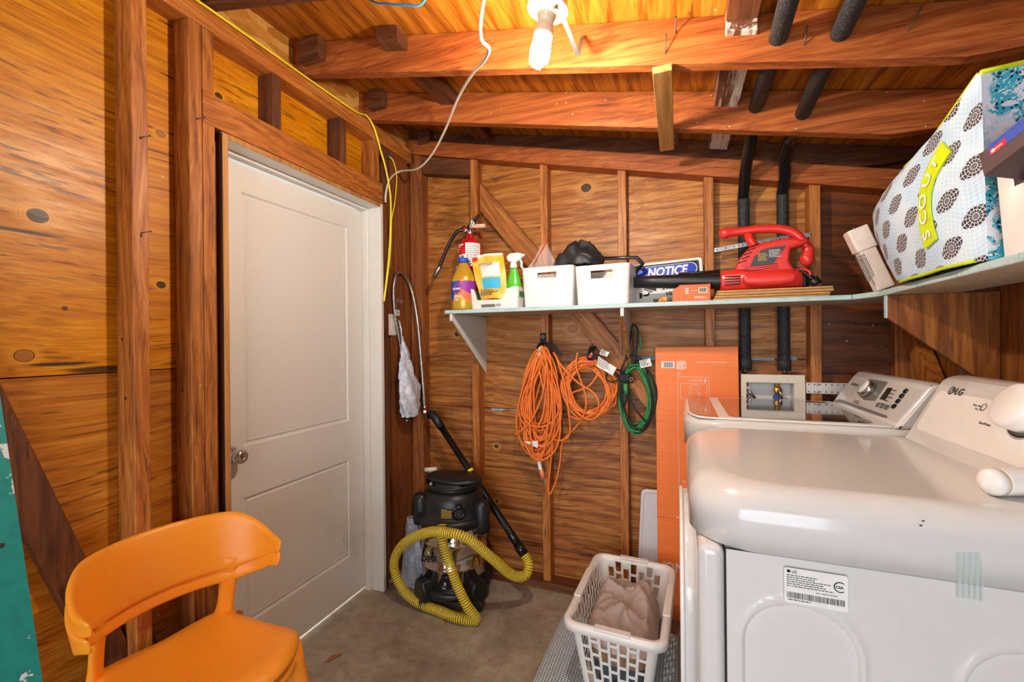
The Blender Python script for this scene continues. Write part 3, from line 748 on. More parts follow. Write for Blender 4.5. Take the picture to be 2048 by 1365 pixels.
b = MB(); b.box(-.023, .023, -.023, .023, 0, .0008, M=JF @ Matrix.Rotation(R(45), 4, 'Z')); b.build('logo_diamond', M['red'], t)
b = MB(); b.box(-.019, .019, -.019, .019, .0009, .0016, M=JF @ Matrix.Rotation(R(45), 4, 'Z')); b.build('logo_diamond', mat('logo_blue', '2a55b8', .4), t)
text('CLOROX', .0135, JF @ Matrix.Translation((0, -.004, .002)), M['whiteink'], t, bold=.0006, align='CENTER', shear=.2)
text('CLORALAB', .0125, JF @ Matrix.Translation((.004, -.044, .003)), M['whiteink'], t, bold=.0004, align='CENTER', wrap=.07)
text('180', .013, JF @ Matrix.Translation((-.002, -.062, .003)), M['whiteink'], t, bold=.0006, align='CENTER', wrap=.07)
# fire extinguisher on the stud
t = thing('fire_extinguisher', 'red fire extinguisher with black hose strapped to the back wall', 'extinguisher', (-1.074, 2.168, 1.49))
EX, EY = -1.074, 2.166
b = MB(); b.lathe([(0, 1.492), (.055, 1.492), (.063, 1.502), (.0645, 1.515), (.0645, 1.842), (.060, 1.864), (.046, 1.884), (.028, 1.894), (.021, 1.897), (.021, 1.918), (0, 1.918)], 32, Matrix.Translation((EX, EY, 0))); b.build('cylinder', M['redgloss'], t)
def wrapquad(name, a0, a1, z0, z1, r, m, parent, n=10):
    b = MB(); b.grid(lambda u, v: Vector((EX+r*cos(R(a0+(a1-a0)*u)), EY+r*sin(R(a0+(a1-a0)*u)), z0+(z1-z0)*v)), n, 1); return b.build(name, m, parent)
wrapquad('white_label', 195, 352, 1.762, 1.800, .0650, M['paper'], t); wrapquad('white_label', 272, 352, 1.800, 1.86, .0650, M['paper'], t)
for k in range(3): wrapquad('pictogram', 205+k*22, 220+k*22, 1.772, 1.792, .0655, mat('pictogram_blue', '2a6cb8', .5), t, 3)
for k in range(3): wrapquad('red_text', 200, 235+k*6, 1.815+k*.012, 1.818+k*.012, .0655, M['whiteink'], t, 5)
wrapquad('heading_text', 198, 262, 1.848, 1.855, .0655, M['whiteink'], t, 5)
for k in range(7): wrapquad('small_print', 280, 340-(k % 3)*6, 1.768+k*.012, 1.7705+k*.012, .0655, M['greyink'], t, 5)
b = MB(); b.lathe([(.0655, 1.742), (.0665, 1.742), (.0665, 1.758), (.0655, 1.758)], 32, Matrix.Translation((EX, EY, 0))); b.box(EX-.085, EX-.062, EY-.012, EY+.012, 1.728, 1.752, .003); st_ = b.build('strap_band', M['steel'], t)
b = MB(); b.grid(lambda u, v: Vector((EX+.0675*cos(R(235+50*u)), EY+.0675*sin(R(235+50*u)), 1.741+.018*v)), 8, 1); b.build('strap_clasp', mat('blue_clasp', '2c5fc8', .3), st_)
b = MB(); b.lathe([(.018, 1.916), (.020, 1.925), (.016, 1.945), (.014, 1.955), (0, 1.957)], 16, Matrix.Translation((EX, EY, 0))); b.box(EX-.028, EX+.03, EY-.012, EY+.012, 1.935, 1.958, .004); vb = b.build('valve', M['chrome'], t)
GM = Matrix.Translation((EX-.027, EY-.012, 1.945)) @ Matrix.Rotation(R(90), 4, 'X')
b = MB(); b.lathe([(0, 0), (.019, 0), (.019, .012), (.016, .014), (0, .014)], 20, GM); g_ = b.build('pressure_gauge', M['chrome'], t)
b = MB(); b.lathe([(0, .0145), (.014, .0145), (0, .0148)], 16, GM); b.build('gauge_dial', M['red'], g_)
b = MB(); b.tube([(EX-.01, EY, 1.955), (EX+.012, EY, 1.978), (EX+.034, EY, 2.002), (EX+.056, EY, 2.022)], [.013, .0135, .012, .008], 10, flat=.8); b.build('squeeze_lever', M['black'], t)
b = MB(); b.tube([(EX+.012, EY-.02, 1.955), (EX+.045, EY-.02, 1.955), (EX+.103, EY-.022, 1.952)], .0115, 12); b.build('carry_handle', mat('tan_handle', 'd8b49a', .5), t)
b = MB(); b.tube([(EX+.02, EY-.03, 1.96), (EX+.03, EY-.034, 1.985), (EX+.04, EY-.034, 1.97), (EX+.03, EY-.034, 1.95)], .005, 8); b.build('pull_pin_tag', M['paper'], t)
hp = smooth_path([(EX-.015, EY-.01, 1.935), (-1.127, 2.13, 1.936), (-1.171, 2.13, 1.891), (-1.212, 2.13, 1.822), (-1.245, 2.13, 1.749)], 8)
b = MB(); b.tube(hp, .0095, 10); ho = b.build('hose', M['black'], t)
b = MB(); b.tube([(-1.245, 2.13, 1.752), (-1.258, 2.13, 1.728), (-1.284, 2.13, 1.687)], [.0115, .012, .0125], 12); b.build('hose_nozzle', M['steel'], ho)
# things in the left bin
t = thing('zip_bag', 'clear zip bag with a red slider strip in the left white bin', 'bag', (-.64, 2.06, 1.6))
clear = NT('clear_film'); clear.fin('e8e0da', .12); clear.b.inputs['Alpha'].default_value = .30; CLEAR = clear.m
b = MB(); A, Bp, Cp = Vector((-0.718, 2.04, 1.668)), Vector((-0.604, 2.06, 1.823)), Vector((-0.555, 2.09, 1.665))
b.grid(lambda u, v: (A.lerp(Cp, u).lerp(A.lerp(Bp, .75).lerp(Bp, u*1.0), v))+Vector((0, .012*sin(7*u+4*v), .006*sin(9*u))), 10, 8); b.build('bag_film', CLEAR, t)
b = MB(); b.tube([Vector((-0.665, 2.036, 1.701)), Vector((-0.635, 2.05, 1.758)), Vector((-0.603, 2.055, 1.817))], .0045, 6, flat=.5); b.build('zip_strip', M['red'], t)
t = thing('black_cloth', 'crumpled black fabric heaped between the two white bins', 'cloth', (-.5, 2.1, 1.64))
b = MB()
def clothf(u, v):
    a = 2*pi*u; r = sin(pi*v/2)
    hx, hz = .125*r*cos(a), .118*(cos(pi*v/2))**.8
    p = Vector((-.462+hx+.035*hz/.155, 2.11+.075*r*sin(a), 1.677+hz*(1-.30*abs(cos(a+.4))*r)))
    rg_ = 1-abs(mnoise.noise(p*15+Vector((2, 2, 5))))*2
    return p+Vector((.012*mnoise.noise(p*22), .02*mnoise.noise(p*17+Vector((3, 1, 0))), (.05*mnoise.noise(p*13+Vector((0, 5, 2)))+.03*max(0, rg_)+.012*max(0, 1-abs(mnoise.noise(p*34))*3))*(1-.6*r)))
b.grid(clothf, 72, 32); b.build('cloth_heap', mat('black_nylon', '232326', .5, bump=.2, nscale=200), t)
t = thing('clamp_frame', 'black angular hand tool frame lying across the right white bin', 'tool', (-.25, 2.14, 1.70))
b = MB(); fp = [(-0.383, 2.15, 1.729), (-0.262, 2.15, 1.724), (-0.183, 2.15, 1.72), (-0.156, 2.15, 1.69), (-0.193, 2.17, 1.65)]
b.tube(fp, .011, 8, flat=.8); b.build('frame_bar', M['blackg'], t)
b = MB(); b.tube([Vector(p)+Vector((-.004, -.010, -.006)) for p in fp[:4]], .0055, 6); b.build('inner_rail', M['rubber'], t)
b = MB(); b.tube([(-0.193, 2.17, 1.657), (-0.214, 2.17, 1.639)], .006, 8); b.build('brass_pin', M['brass'], t)
# notice sign leaning on the wall
t = thing('notice_sign', 'white notice sign with blue heading leaning behind the leaf blower', 'sign', (-.06, 2.2, ST))
ex = Vector((cos(R(2.7)), 0, sin(R(2.7)))); ey = Vector((-sin(R(2.7))*.97, .22, .97))
SF = frame((-.245, 2.185, ST+.004), ex, ey)
b = MB(); b.prism(rrect(.358, .212, .012, 4, .179, .106), 'Z', -.002, 0, M=SF); b.build('sign_plate', M['paper'], t)
b = MB(); b.prism(rrect(.330, .074, .01, 4, .180, .163), 'Z', .0001, .0004, M=SF); b.build('black_heading', M['ink'], t)
b = MB(); b.prism(rrect(.312, .060, .029, 7, .180, .162), 'Z', .0005, .0008, M=SF); b.build('heading_outline', M['whiteink'], t)
b = MB(); b.prism(rrect(.306, .055, .027, 7, .180, .162), 'Z', .0009, .0012, M=SF); b.build('blue_heading', mat('sign_blue', '0f3fc4', .35), t)
text('NOTICE', .060, SF @ Matrix.Translation((.200, .1395, .0013)), M['whiteink'], t, bold=.0022, align='CENTER', shear=.2, sx=.82)
text('THIS AREA UNDER', .020, SF @ Matrix.Translation((.118, .094, .0003)), M['ink'], t, bold=.0007)
text('24 HR', .025, SF @ Matrix.Translation((.176, .068, .0003)), M['ink'], t, bold=.0009)
text('VIDEO', .025, SF @ Matrix.Translation((.190, .038, .0003)), M['ink'], t, bold=.0009)
text('SURVEILLANCE', .022, SF @ Matrix.Translation((.132, .009, .0003)), M['ink'], t, bold=.0008, sx=.95)
b = MB(); b.prism([(.092, .083), (.094, .091), (.150, .078), (.148, .063)], 'Z', .0002, .0006, M=SF); b.prism([(.090, .076), (.091, .081), (.132, .064), (.131, .058)], 'Z', .0002, .0006, M=SF)
b.prism([(.113, .062), (.120, .060), (.116, .048), (.110, .042), (.088, .042), (.088, .051), (.108, .053)], 'Z', .0002, .0006, M=SF); b.prism([(.070, .030), (.083, .036), (.085, .052), (.080, .060), (.070, .064)], 'Z', .0002, .0006, M=SF)
b.build('camera_pictogram', M['ink'], t)
# brown boards stacked under the blower
TAN = mat('tan_fibreboard', 'b98a50', .55, vary=.08)
for k, (x0, x1, z0, z1, lab) in enumerate(((.136, .540, 0, .0085, 'bottom tan board of the stack under the red leaf blower'), (.140, .542, .0095, .0185, 'second tan board from the shelf under the red leaf blower'), (.146, .553, .0198, .0305, 'third tan board from the shelf under the red leaf blower'), (.148, .551, .0312, .040, 'topmost tan board directly under the red leaf blower'))):
    b = MB(); b.box(x0, x1, 1.985, 2.17, ST+z0, ST+z1, .003, seg=2); tag(b.build('tan_board', TAN), lab, 'board', 'tan boards under the leaf blower')
# little orange carton
ORC = mat('orange_carton', 'ee6a34', .45, vary=.03)
t = thing('orange_carton', 'small orange carton with a white barcode in front of the blower tube', 'box', (.06, 2.01, ST+.0005), R(4))
b = MB(); b.box(-.060, .062, -.03, .002, 0, .070, .0012); b.prism([(-.060, .0), (-.060, .066), (-.085, .050), (-.085, .0)], 'Y', -.026, .0); b.xf(WM[t]); b.build('carton_body', ORC, t)
b = MB(); b.box(.016, .050, -.0312, -.0302, .034, .056); b.mi = 1
for k in range(11): b.box(.018+k*.0027, .0192+k*.0027+.0006*(k % 3), -.0316, -.0312, .037, .054)
b.xf(WM[t]); b.build('barcode', [M['paper'], M['ink']], t)
for bx in [(-.036, -.022, .032+k*.010, .036+k*.010) for k in range(3)]+[(-.015, .012, .044, .0455), (.0, .05, .012, .0135), (.0, .04, .017, .0185)]:
    b = MB(); b.box(bx[0], bx[1], -.0312, -.0302, bx[2], bx[3]); b.xf(WM[t]); b.build('white_print', M['whiteink'], t)
# small orange and grey fitting on the shelf
t = thing('hose_fitting', 'small orange and grey fitting lying on shelf before the notice sign', 'fitting', (-.08, 2.0, ST))
b = MB(); fx = Vector((-0.055, 1.99, 1.49)); b.lathe([(.006, 0), (.013, 0), (.013, .02), (.010, .03), (.006, .03)], 16, Matrix.Translation((fx.x, 1.985, ST+.0135)) @ Matrix.Rotation(R(90), 4, 'X')); b.tube([(fx.x-.028, 1.99, ST+.007), (fx.x-.006, 1.985, ST+.012)], [.006, .011], 10); b.build('orange_cap', mat('fitting_orange', 'd98a3a', .4), t)
b = MB(); b.tube([(fx.x-.046, 1.99, ST+.008), (fx.x-.03, 1.99, ST+.008)], .0078, 10); b.build('grey_end', M['rubber'], t)
# leaf blower
t = thing('leaf_blower', 'red electric leaf blower with a long black tube on the shelf', 'leaf blower', (.35, 2.06, ST+.041))
YB = 2.06
b = MB(); tp = [((-.19, YB, 1.590), .030), ((-.10, YB, 1.588), .034), ((.05, YB, 1.580), .038), ((.165, YB, 1.575), .041), ((.18, YB, 1.575), .041)]
b.tube([p for p, r in tp], [r for p, r in tp], 20, flat=.85); b.tube([(.00, YB-.002, 1.617), (.165, YB-.002, 1.617)], .006, 8); b.build('blower_tube', M['black'], t)
def rx(cx, cz, w, h, y0, y1, n=20, e=2.6):
    return None
def lump(b, secs, n=20, e=2.8, yc=YB):
    """loft along X of super-elliptic sections (x, zc, half_y, half_z)"""
    rg = []
    for x, zc, hy, hz in secs:
        rg.append([Vector((x, yc+hy*abs(cos(a))**(2/e)*(1 if cos(a) >= 0 else -1), zc+hz*abs(sin(a))**(2/e)*(1 if sin(a) >= 0 else -1))) for a in [2*pi*k/n for k in range(n)]])
    b.loft(rg)
b = MB(); lump(b, [(.166, 1.572, .044, .042), (.172, 1.572, .047, .045), (.23, 1.572, .050, .046), (.25, 1.570, .060, .044), (.28, 1.569, .072, .041), (.37, 1.569, .076, .041), (.43, 1.568, .066, .040), (.455, 1.563, .050, .034), (.462, 1.56, .04, .028)]); b.build('fan_housing', M['red'], t)
b = MB(); lump(b, [(.245, 1.567, .02, .012), (.26, 1.567, .02, .022), (.30, 1.567, .02, .028), (.38, 1.567, .02, .028), (.415, 1.567, .02, .022), (.43, 1.567, .02, .012)], yc=YB-.066); b.build('housing_bulge', M['red'], t)
b = MB(); pts = [(0.216, 2.06, 1.61), (0.24, 2.06, 1.665), (0.276, 2.06, 1.705), (0.32, 2.06, 1.719), (0.413, 2.06, 1.732), (0.488, 2.06, 1.711), (0.46, 2.06, 1.697), (0.418, 2.06, 1.686), (0.414, 2.06, 1.634), (0.442, 2.06, 1.585)]
b.prism([(p[0], p[2]) for p in pts], 'Y', YB-.046, YB+.046, .012, 3); b.build('motor_housing', M['red'], t)
hp = smooth_path([(0.187, 2.06, 1.778), (0.233, 2.06, 1.78), (0.309, 2.06, 1.783), (0.383, 2.06, 1.777), (0.433, 2.06, 1.758), (0.467, 2.06, 1.723), (0.487, 2.06, 1.685), (0.485, 2.06, 1.659)], 5)
b = MB(); n_ = len(hp); b.tube(hp, [.018+.007*max(0, 1-i/4)+.006*max(0, 1-(n_-1-i)/7) for i in range(n_)], 14); b.sphere(hp[0], .0245, 14, 8); b.sphere(Vector(hp[-1])+Vector((-.002, 0, -.012)), .0255, 14, 8, (1, 1, 1.25)); b.build('handle', M['red'], t)
b = MB(); b.tube([(0.271, 2.06, 1.768), (0.285, 2.06, 1.733), (0.307, 2.06, 1.698)], [.019, .021, .028], 12, flat=.8); b.build('front_strut', M['red'], t)
b = MB(); pl_ = [(0.274, 2.013, 1.624), (0.289, 2.013, 1.66), (0.314, 2.013, 1.686), (0.346, 2.013, 1.695), (0.402, 2.013, 1.698), (0.395, 2.013, 1.683), (0.381, 2.013, 1.67), (0.358, 2.013, 1.63)]
b.prism([(p[0], p[2]) for p in pl_], 'Y', YB-.0478, YB-.0458); lp = b.build('rating_plate', mat('grey_plate', '3c3e42', .4), t)
lines(t, mat('yellow_print', 'c8a83c', .5), (0.303, 2.011, 1.674), (1, 0, 0), (0, 0, 1), 6, .045, .0025, .0055, seed=8)
lines(t, M['paper'], (0.342, 2.011, 1.685), (1, 0, 0), (0, 0, 1), 6, .05, .0020, .0055, seed=9)
b = MB()
for k in range(5):
    a, c = Vector((.232+k*.011, YB-.0455, 1.640+k*.016)), Vector((.262+k*.011, YB-.0455, 1.650+k*.016)); b.tube([a, c], .0022, 6)
for k in range(3): b.tube([Vector((.250, YB-.0455, 1.622-k*.008)), Vector((.375, YB-.0455, 1.628-k*.008))], .0012, 6)
for k in range(4): b.tube([Vector((.18, YB-.0475, 1.588-k*.012)), Vector((.24, YB-.0565, 1.585-k*.010))], .0022, 6)
b.build('vent_slots', M['seam'], t)
b = MB(); b.tube(smooth_path([(.440, YB-.03, 1.603), (.468, YB-.03, 1.600), (.486, YB-.03, 1.585), (.490, YB-.03, 1.530)], 5), .0055, 8); b.build('guard_loop', M['red'], t)
b = MB(); b.box(.432, .480, YB-.02, YB+.04, 1.530, 1.585, .006, seg=2); b.build('inlet_guard', M['blackg'], t)
b = MB(); b.sphere((0.41, 2.03, 1.607), .012, 10, 8); b.tube(smooth_path([(0.411, 2.03, 1.609), (0.439, 2.03, 1.607), (0.463, 2.03, 1.593), (0.486, 2.03, 1.566)], 6), .0055, 8); cdo = b.build('power_cord', M['blackcord'], t)
b = MB(); b.tube([(0.484, 2.03, 1.574), (0.493, 2.03, 1.562)], [.010, .013], 12); b.tube([(0.493, 2.03, 1.562), (0.509, 2.03, 1.537)], .020, 14); b.build('cord_plug', M['black'], cdo)

# ------------------------------------------------------------------ laundry machines
def cover(b, x0, x1, y0, y1, z0, z1, rf, rb, roll, n=9):
    """appliance top: big front corner radius, rolled upper edge"""
    def outline(i):
        out = []; a0, a1, c0, c1 = x0+i, x1-i*.4, y0+i, y1-i
        for cx, cy, r, s in ((a0+rf, c0+rf, rf, 180), (a1-rb, c0+rb, rb, 270), (a1-rb, c1-rb, rb, 0), (a0+rf, c1-rf, rf, 90)):
            for k in range(n+1):
                a = R(s+90*k/n); out.append((cx+r*cos(a), cy+r*sin(a)))
        return out
    prof = [(0, z0), (0, z1-roll)]+[(roll*(1-cos(R(a))), z1-roll+roll*sin(R(a))) for a in (15, 30, 45, 60, 75, 90)]
    rings = [[Vector((x, y, z)) for x, y in outline(i)] for i, z in prof]
    b.loft(rings)
    return b
# dryer, nearest the camera
t = thing('dryer', 'glossy white front-loading dryer nearest the camera with embossed side panel', 'dryer', (.4, 1.23, 0))
b = MB(); cover(b, .016, .765, .897, 1.563, .937, 1.050, .12, .02, .056); b.build('top_cover', M['enamel'], t)
b = MB(); b.box(.078, .76, .905, 1.555, .05, .9355, .004); b.build('cabinet', M['enamel'], t)
# pressed side panel with two arched embossings
def sd(x, z, cx, zt, hw, r):
    dx = abs(x-cx)-(hw-r); dz = (z-(zt-r))
    return (sqrt(max(dx, 0)**2+max(dz, 0)**2)-r) if True else 0
def sidef(u, v):
    x, z = .079+.68*u, .055+.8795*v; y = .902
    for cx, hw, zt in ((.195, .093, .855), (.545, .13, .845)):
        d = sd(x, z, cx, zt, hw, .085)
        s_ = max(0, min(1, (d+.012)/.012)); s_ = s_*s_*(3-2*s_)
        y += .004*(1-s_)+(-.0045)*math.exp(-(d/.005)**2)+(.003)*math.exp(-((d+.014)/.006)**2)
    return Vector((x, y, z))
b = MB(); b.grid(sidef, 150, 90); b.build('side_panel', M['enamel'], t)
b = MB(); b.box(.0765, .0785, .9005, .904, .055, .9352); b.box(.0765, .76, .9003, .9035, .9350, .9372); b.build('panel_seam', M['seam'], t)
b = MB(); b.box(.030, .0768, .903, 1.557, .05, .9345, .016, seg=4); b.build('front_panel', M['enamel'], t)
dp = [(1.02, .22), (1.52, .22), (1.52, .72)]+[(1.27+.25*cos(R(a)), .72+.19*sin(R(a))) for a in range(15, 180, 15)]+[(1.02, .72)]
b = MB(); b.prism(dp, 'X', .002, .034, .012, 3); dd = b.build('door', M['enamel'], t)
b = MB(); b.tube([(.002, y, z) for y, z in dp], .005, 6, closed=True); b.build('door_rim', M['plastic_white'], dd)
for x, y in ((.12, .96), (.7, .96), (.12, 1.5), (.7, 1.5)):
    b = MB(); b.lathe([(.02, 0), (.024, .006), (.014, .012), (.014, .052), (0, .052)], 14, Matrix.Translation((x, y, 0))); b.build('foot', M['rubber'], t)
cp = [(.578, 1.046), (.584, 1.056), (.662, 1.2105), (.680, 1.222), (.705, 1.226), (.762, 1.216), (.770, 1.05)]
b = MB(); b.prism(cp, 'Y', .925, 1.520, .012, 3); con = b.build('control_console', M['enamel'], t)
DF = lambda p: frame(p, (0, -1, 0), (.075, 0, .152))
dq = Vector((-.152, 0, .075)).normalized()*.0016
b = MB(); b.prism(rrect(.54, .118, .02, 4, 0, 0), 'Z', 0, .0012, M=DF((.6215, 1.22, 1.132))); b.build('control_fascia', M['plastic_white'], con)
LGM = DF(Vector((0.65, 1.439, 1.189))+dq)
b = MB(); b.lathe([(.0115, 0), (.0115, .0004), (0, .0004)], 24, LGM); b.build('logo_disc', M['ink'], con)
b = MB(); b.tube([(.007*cos(R(a)), .007*sin(R(a)), .0008) for a in range(40, 361, 20)], .0005, 5); b.tube([(0, .004, .0008), (0, -.003, .0008), (.003, -.003, .0008)], .0005, 5); b.tube([(.0015, 0, .0008), (.007, 0, .0008)], .0005, 5); b.xf(LGM); b.build('logo_lines', M['whiteink'], con)
text('LG', .027, LGM @ Matrix.Translation((.0165, -.0085, 0)), M['ink'], con, bold=.0003)
for (px, s, lab) in ((Vector((0.638, 1.328, 1.166)), .007, 'More Time'), (Vector((0.635, 1.316, 1.159)), .007, 'Less Time'), (Vector((0.634, 1.265, 1.158)), .007, 'On/Off'), (Vector((0.622, 1.276, 1.133)), .0085, 'Start/Pause'), (Vector((0.646, 1.27, 1.182)), .006, 'Normal'), (Vector((0.657, 1.268, 1.204)), .006, 'Heavy Duty'), (Vector((0.654, 1.254, 1.198)), .006, 'Delicates')):
    text(lab, s, DF(px+dq), M['greyink'], con, align='LEFT')
b = MB(); b.tube([(.008*cos(R(a)), .008*sin(R(a)), 0) for a in range(-230, 51, 20)], .0008, 5); b.tube([(0, .004, 0), (0, .010, 0)], .0008, 5); b.xf(DF(Vector((0.639, 1.291, 1.168))+dq)); b.build('power_symbol', M['greyink'], con)
KD = DF(Vector((0.643, 1.155, 1.176)))
b = MB(); b.lathe([(.054, .0012), (.054, .0024), (0, .0024)], 40, KD); kr = b.build('dial_ring', M['ink'], con)
b = MB(); b.lathe([(.051, .0025), (.051, .004), (0, .004)], 40, KD); b.build('dial_base', M['greyink'], kr)
b = MB(); b.lathe([(.045, .004), (.046, .012), (.048, .032), (.045, .040), (.038, .043), (0, .044)], 40, KD); kn_ = b.build('dial_knob', M['plastic_white'], con)
# rating sticker on the side
RS = frame((0.171, 0.896, 0.858), (1, 0, 0), (0, 0, 1)); RS = RS @ Matrix.Translation((0, 0, 0))
w_, h_ = .0945, .062
b = MB(); b.prism(rrect(w_, h_, .004, 3, w_/2, h_/2), 'Z', -.0008, .0002, M=RS); stk = b.build('rating_sticker', M['paper'], t)
b = MB(); b.lathe([(.0028, .0003), (.0028, .0005), (0, .0005)], 16, RS @ Matrix.Translation((.007, .056, 0))); b.build('logo_disc', M['ink'], stk)
text('LG', .0066, RS @ Matrix.Translation((.0115, .0536, .0003)), M['ink'], stk, bold=.0001)
lines(stk, M['greyink'], RS @ Vector((.004, .050, .0003)), (1, 0, 0), (0, 0, 1), 6, .07, .0016, .0038, seed=21)
text('CSA', .0062, RS @ Matrix.Translation((.0765, .0388, .0003)), M['ink'], stk, bold=.0002)
b = MB(); b.tube([(.083+.0085*cos(R(a)), .041+.0085*sin(R(a)), .0004) for a in range(50, 311, 20)], .0009, 5); b.xf(RS); b.build('approval_mark', M['ink'], stk)
text('S/No. 404KWFL4N27E', .0032, RS @ Matrix.Translation((.048, .0235, .0003)), M['ink'], stk)
b = MB(); rd = random.Random(4); x = .004
while x < .089:
    w = rd.choice((.0005, .0008, .0013)); b.box(x, x+w, .009, .0195, .0003, .0007, M=RS); x += w+rd.choice((.0005, .0007, .0011))
tag(b.build('barcode', M['ink'], stk), kind='stuff')
lines(stk, M['greyink'], RS @ Vector((.006, .007, .0003)), (1, 0, 0), (0, 0, 1), 1, .035, .0018, .004, seed=23)
tape = NT('clear_green_tape'); v_ = tape.coord('Object', (1, 1, 1), rnd=False); sp_ = tape.new('SeparateXYZ'); tape.link(v_, sp_.inputs[0])
st_ = (V(tape.nt, sp_.outputs[0])*900).sn().gt(.0); tape.fin('c8dcd6', .35); tape.link(st_*.35+.25, tape.b.inputs['Alpha'])
b = MB(); b.grid(lambda u, v: Vector((0.408, 0.895, 0.912)).lerp(Vector((0.441, 0.895, 0.912)), u)*(1-v)+Vector((0.406, 0.895, 0.985)).lerp(Vector((0.437, 0.895, 0.989)), u)*v, 2, 2); b.build('tape_strip', tape.m, t)
for p in ((0.364, 0.896, 1.021), (0.367, 0.896, 1.029)):
    b = MB(); b.sphere(p, .0016, 8, 5, (1.4, .3, .8)); b.build('dark_chip', M['ink'], t)
# bottle lying on the dryer top
t = thing('white_bottle', 'white rounded plastic bottle lying on the dryer against its console', 'bottle', (.56, .95, 1.05))
BM = Matrix.Translation((.492, .998, 1.0745)) @ Matrix.Rotation(R(21), 4, 'Z') @ Matrix.Rotation(R(90), 4, 'Y') @ Matrix.Diagonal((.82, .82, .95, 1))
b = MB(); b.lathe([(0, 0), (.012, .001), (.022, .005), (.028, .012), (.0295, .022)], 24, BM); b.build('rounded_cap', M['plastic_white'], t)
b = MB(); b.lathe([(.0285, .022), (.0285, .025), (0, .0255)], 24, BM); b.build('yellow_ring', mat('yellow_ring', 'e3d36a', .4), t)
b = MB(); b.lathe([(.0275, .0256), (.0285, .03), (.0285, .080), (.02, .088), (0, .089)], 24, BM); b.build('bottle_body', M['plastic_white'], t)
# washer beyond it
t = thing('washer', 'white top-loading washer with dark glass lid between dryer and back wall', 'washing machine', (.4, 1.88, 0))
b = MB(); cover(b, .014, .765, 1.577, 2.172, .955, 1.058, .13, .02, .022); b.build('top_cover', M['enamel'], t)
b = MB(); b.box(.055, .76, 1.583, 2.165, .05, .953, .015, seg=3); b.build('cabinet', M['enamel'], t)
for x, y in ((.12, 1.63), (.7, 1.63), (.12, 2.1), (.7, 2.1)):
    b = MB(); b.lathe([(.02, 0), (.024, .006), (.014, .012), (.014, .052), (0, .052)], 14, Matrix.Translation((x, y, 0))); b.build('foot', M['rubber'], t)
GL = NT('dark_lid_glass').fin('17181b', .03, spec=.9, coat=1.)
lidf = MB(); lp = [(.046+.11*(1-cos(R(a))), 1.596+.11*(1-sin(R(a)))) for a in (0, 30, 60, 90)]
pl4 = [(.026, 1.71), (.034, 1.66), (.056, 1.615), (.095, 1.598), (.585, 1.598), (.585, 2.150), (.095, 2.150), (.056, 2.133), (.034, 2.09), (.026, 2.04)]
lidf.prism(pl4, 'Z', 1.0585, 1.0655, .003, 2); ld = lidf.build('lid', M['plastic_white'], t)
b = MB(); b.prism([(.033, 1.71), (.040, 1.665), (.060, 1.622), (.096, 1.606), (.122, 1.606), (.122, 2.142), (.096, 2.142), (.060, 2.126), (.040, 2.085), (.033, 2.04)], 'Z', 1.0656, 1.0668); b.build('front_glass', GL, ld)
b = MB(); b.prism(rrect(.40, .50, .03, 4, .355, 1.874), 'Z', 1.0656, 1.0668); b.build('lid_window', GL, ld)
wp = [(.584, 1.056), (.590, 1.066), (.668, 1.183), (.683, 1.192), (.708, 1.192), (.756, 1.178), (.765, 1.058)]
b = MB(); b.prism(wp, 'Y', 1.588, 2.155, .012, 3); con = b.build('control_console', M['enamel'], t)
WF = lambda p: frame(p, (0, -1, 0), (.083, 0, .122)); wq = Vector((-.122, 0, .083)).normalized()*.0018
text('INSIGNIA', .016, WF(Vector((0.637, 2.094, 1.139))+wq), M['greyink'], con, bold=.0002)
KW = WF(Vector((0.637, 1.907, 1.137)))
def onW(poly, name, m, h=.0016):
    b = MB(); f0 = [Vector(p) for p in poly]; n_ = Vector((-.122, 0, .083)).normalized()
    b._faces([p for p in f0]+[p+n_*h for p in f0], [tuple(range(len(f0)))[::-1], tuple(range(len(f0), 2*len(f0)))]+[(i, (i+1) % len(f0), len(f0)+(i+1) % len(f0), len(f0)+i) for i in range(len(f0))])
    bmesh.ops.recalc_face_normals(b.bm, faces=b.bm.faces); return b.build(name, m, con)
onW([(0.66, 1.983, 1.173), (0.662, 1.838, 1.175), (0.62, 1.82, 1.112), (0.615, 1.9, 1.105), (0.621, 1.971, 1.115)], 'dial_surround', mat('grey_print', '77736f', .3))
b = MB(); b.lathe([(.030, .001), (.030, .016), (.027, .022), (.020, .024), (0, .024)], 32, KW); b.build('dial_knob', M['chrome'], con)
b = MB(); b.lathe([(.0265, .0235), (.024, .030), (0, .0305)], 32, KW); b.build('dial_cap', M['plastic_white'], con)
onW([(0.651, 1.807, 1.158), (0.652, 1.777, 1.16), (0.626, 1.762, 1.122), (0.625, 1.797, 1.121)], 'display', M['blackg'])
onW([(0.598, 2.106, 1.08), (0.599, 2.086, 1.082), (0.6, 1.676, 1.084), (0.597, 1.664, 1.08), (0.595, 1.69, 1.077), (0.593, 2.095, 1.073)], 'trim_strip', mat('grey_strip', '6d6965', .35))
for p in ((0.652, 1.687, 1.16), (0.642, 1.686, 1.145), (0.631, 1.683, 1.129), (0.62, 1.68, 1.113)):
    b = MB(); b.lathe([(.0085, 0), (.0085, .003), (.007, .004), (0, .004)], 18, WF(p), sx=1.25); b.build('round_button', M['blackg'], con)
b = MB(); b.lathe([(.007, 0), (.007, .003), (.006, .004), (0, .004)], 18, WF((0.628, 1.983, 1.125))); b.build('round_button', M['blackg'], con)
for p in ((0.614, 1.779, 1.104), (0.614, 1.746, 1.104), (0.614, 1.714, 1.105)):
    b = MB(); b.box(-.009, .009, -.008, .008, 0, .0025, .002, M=WF(p)); b.build('square_button', mat('button_grey', '5c5955', .4), con)
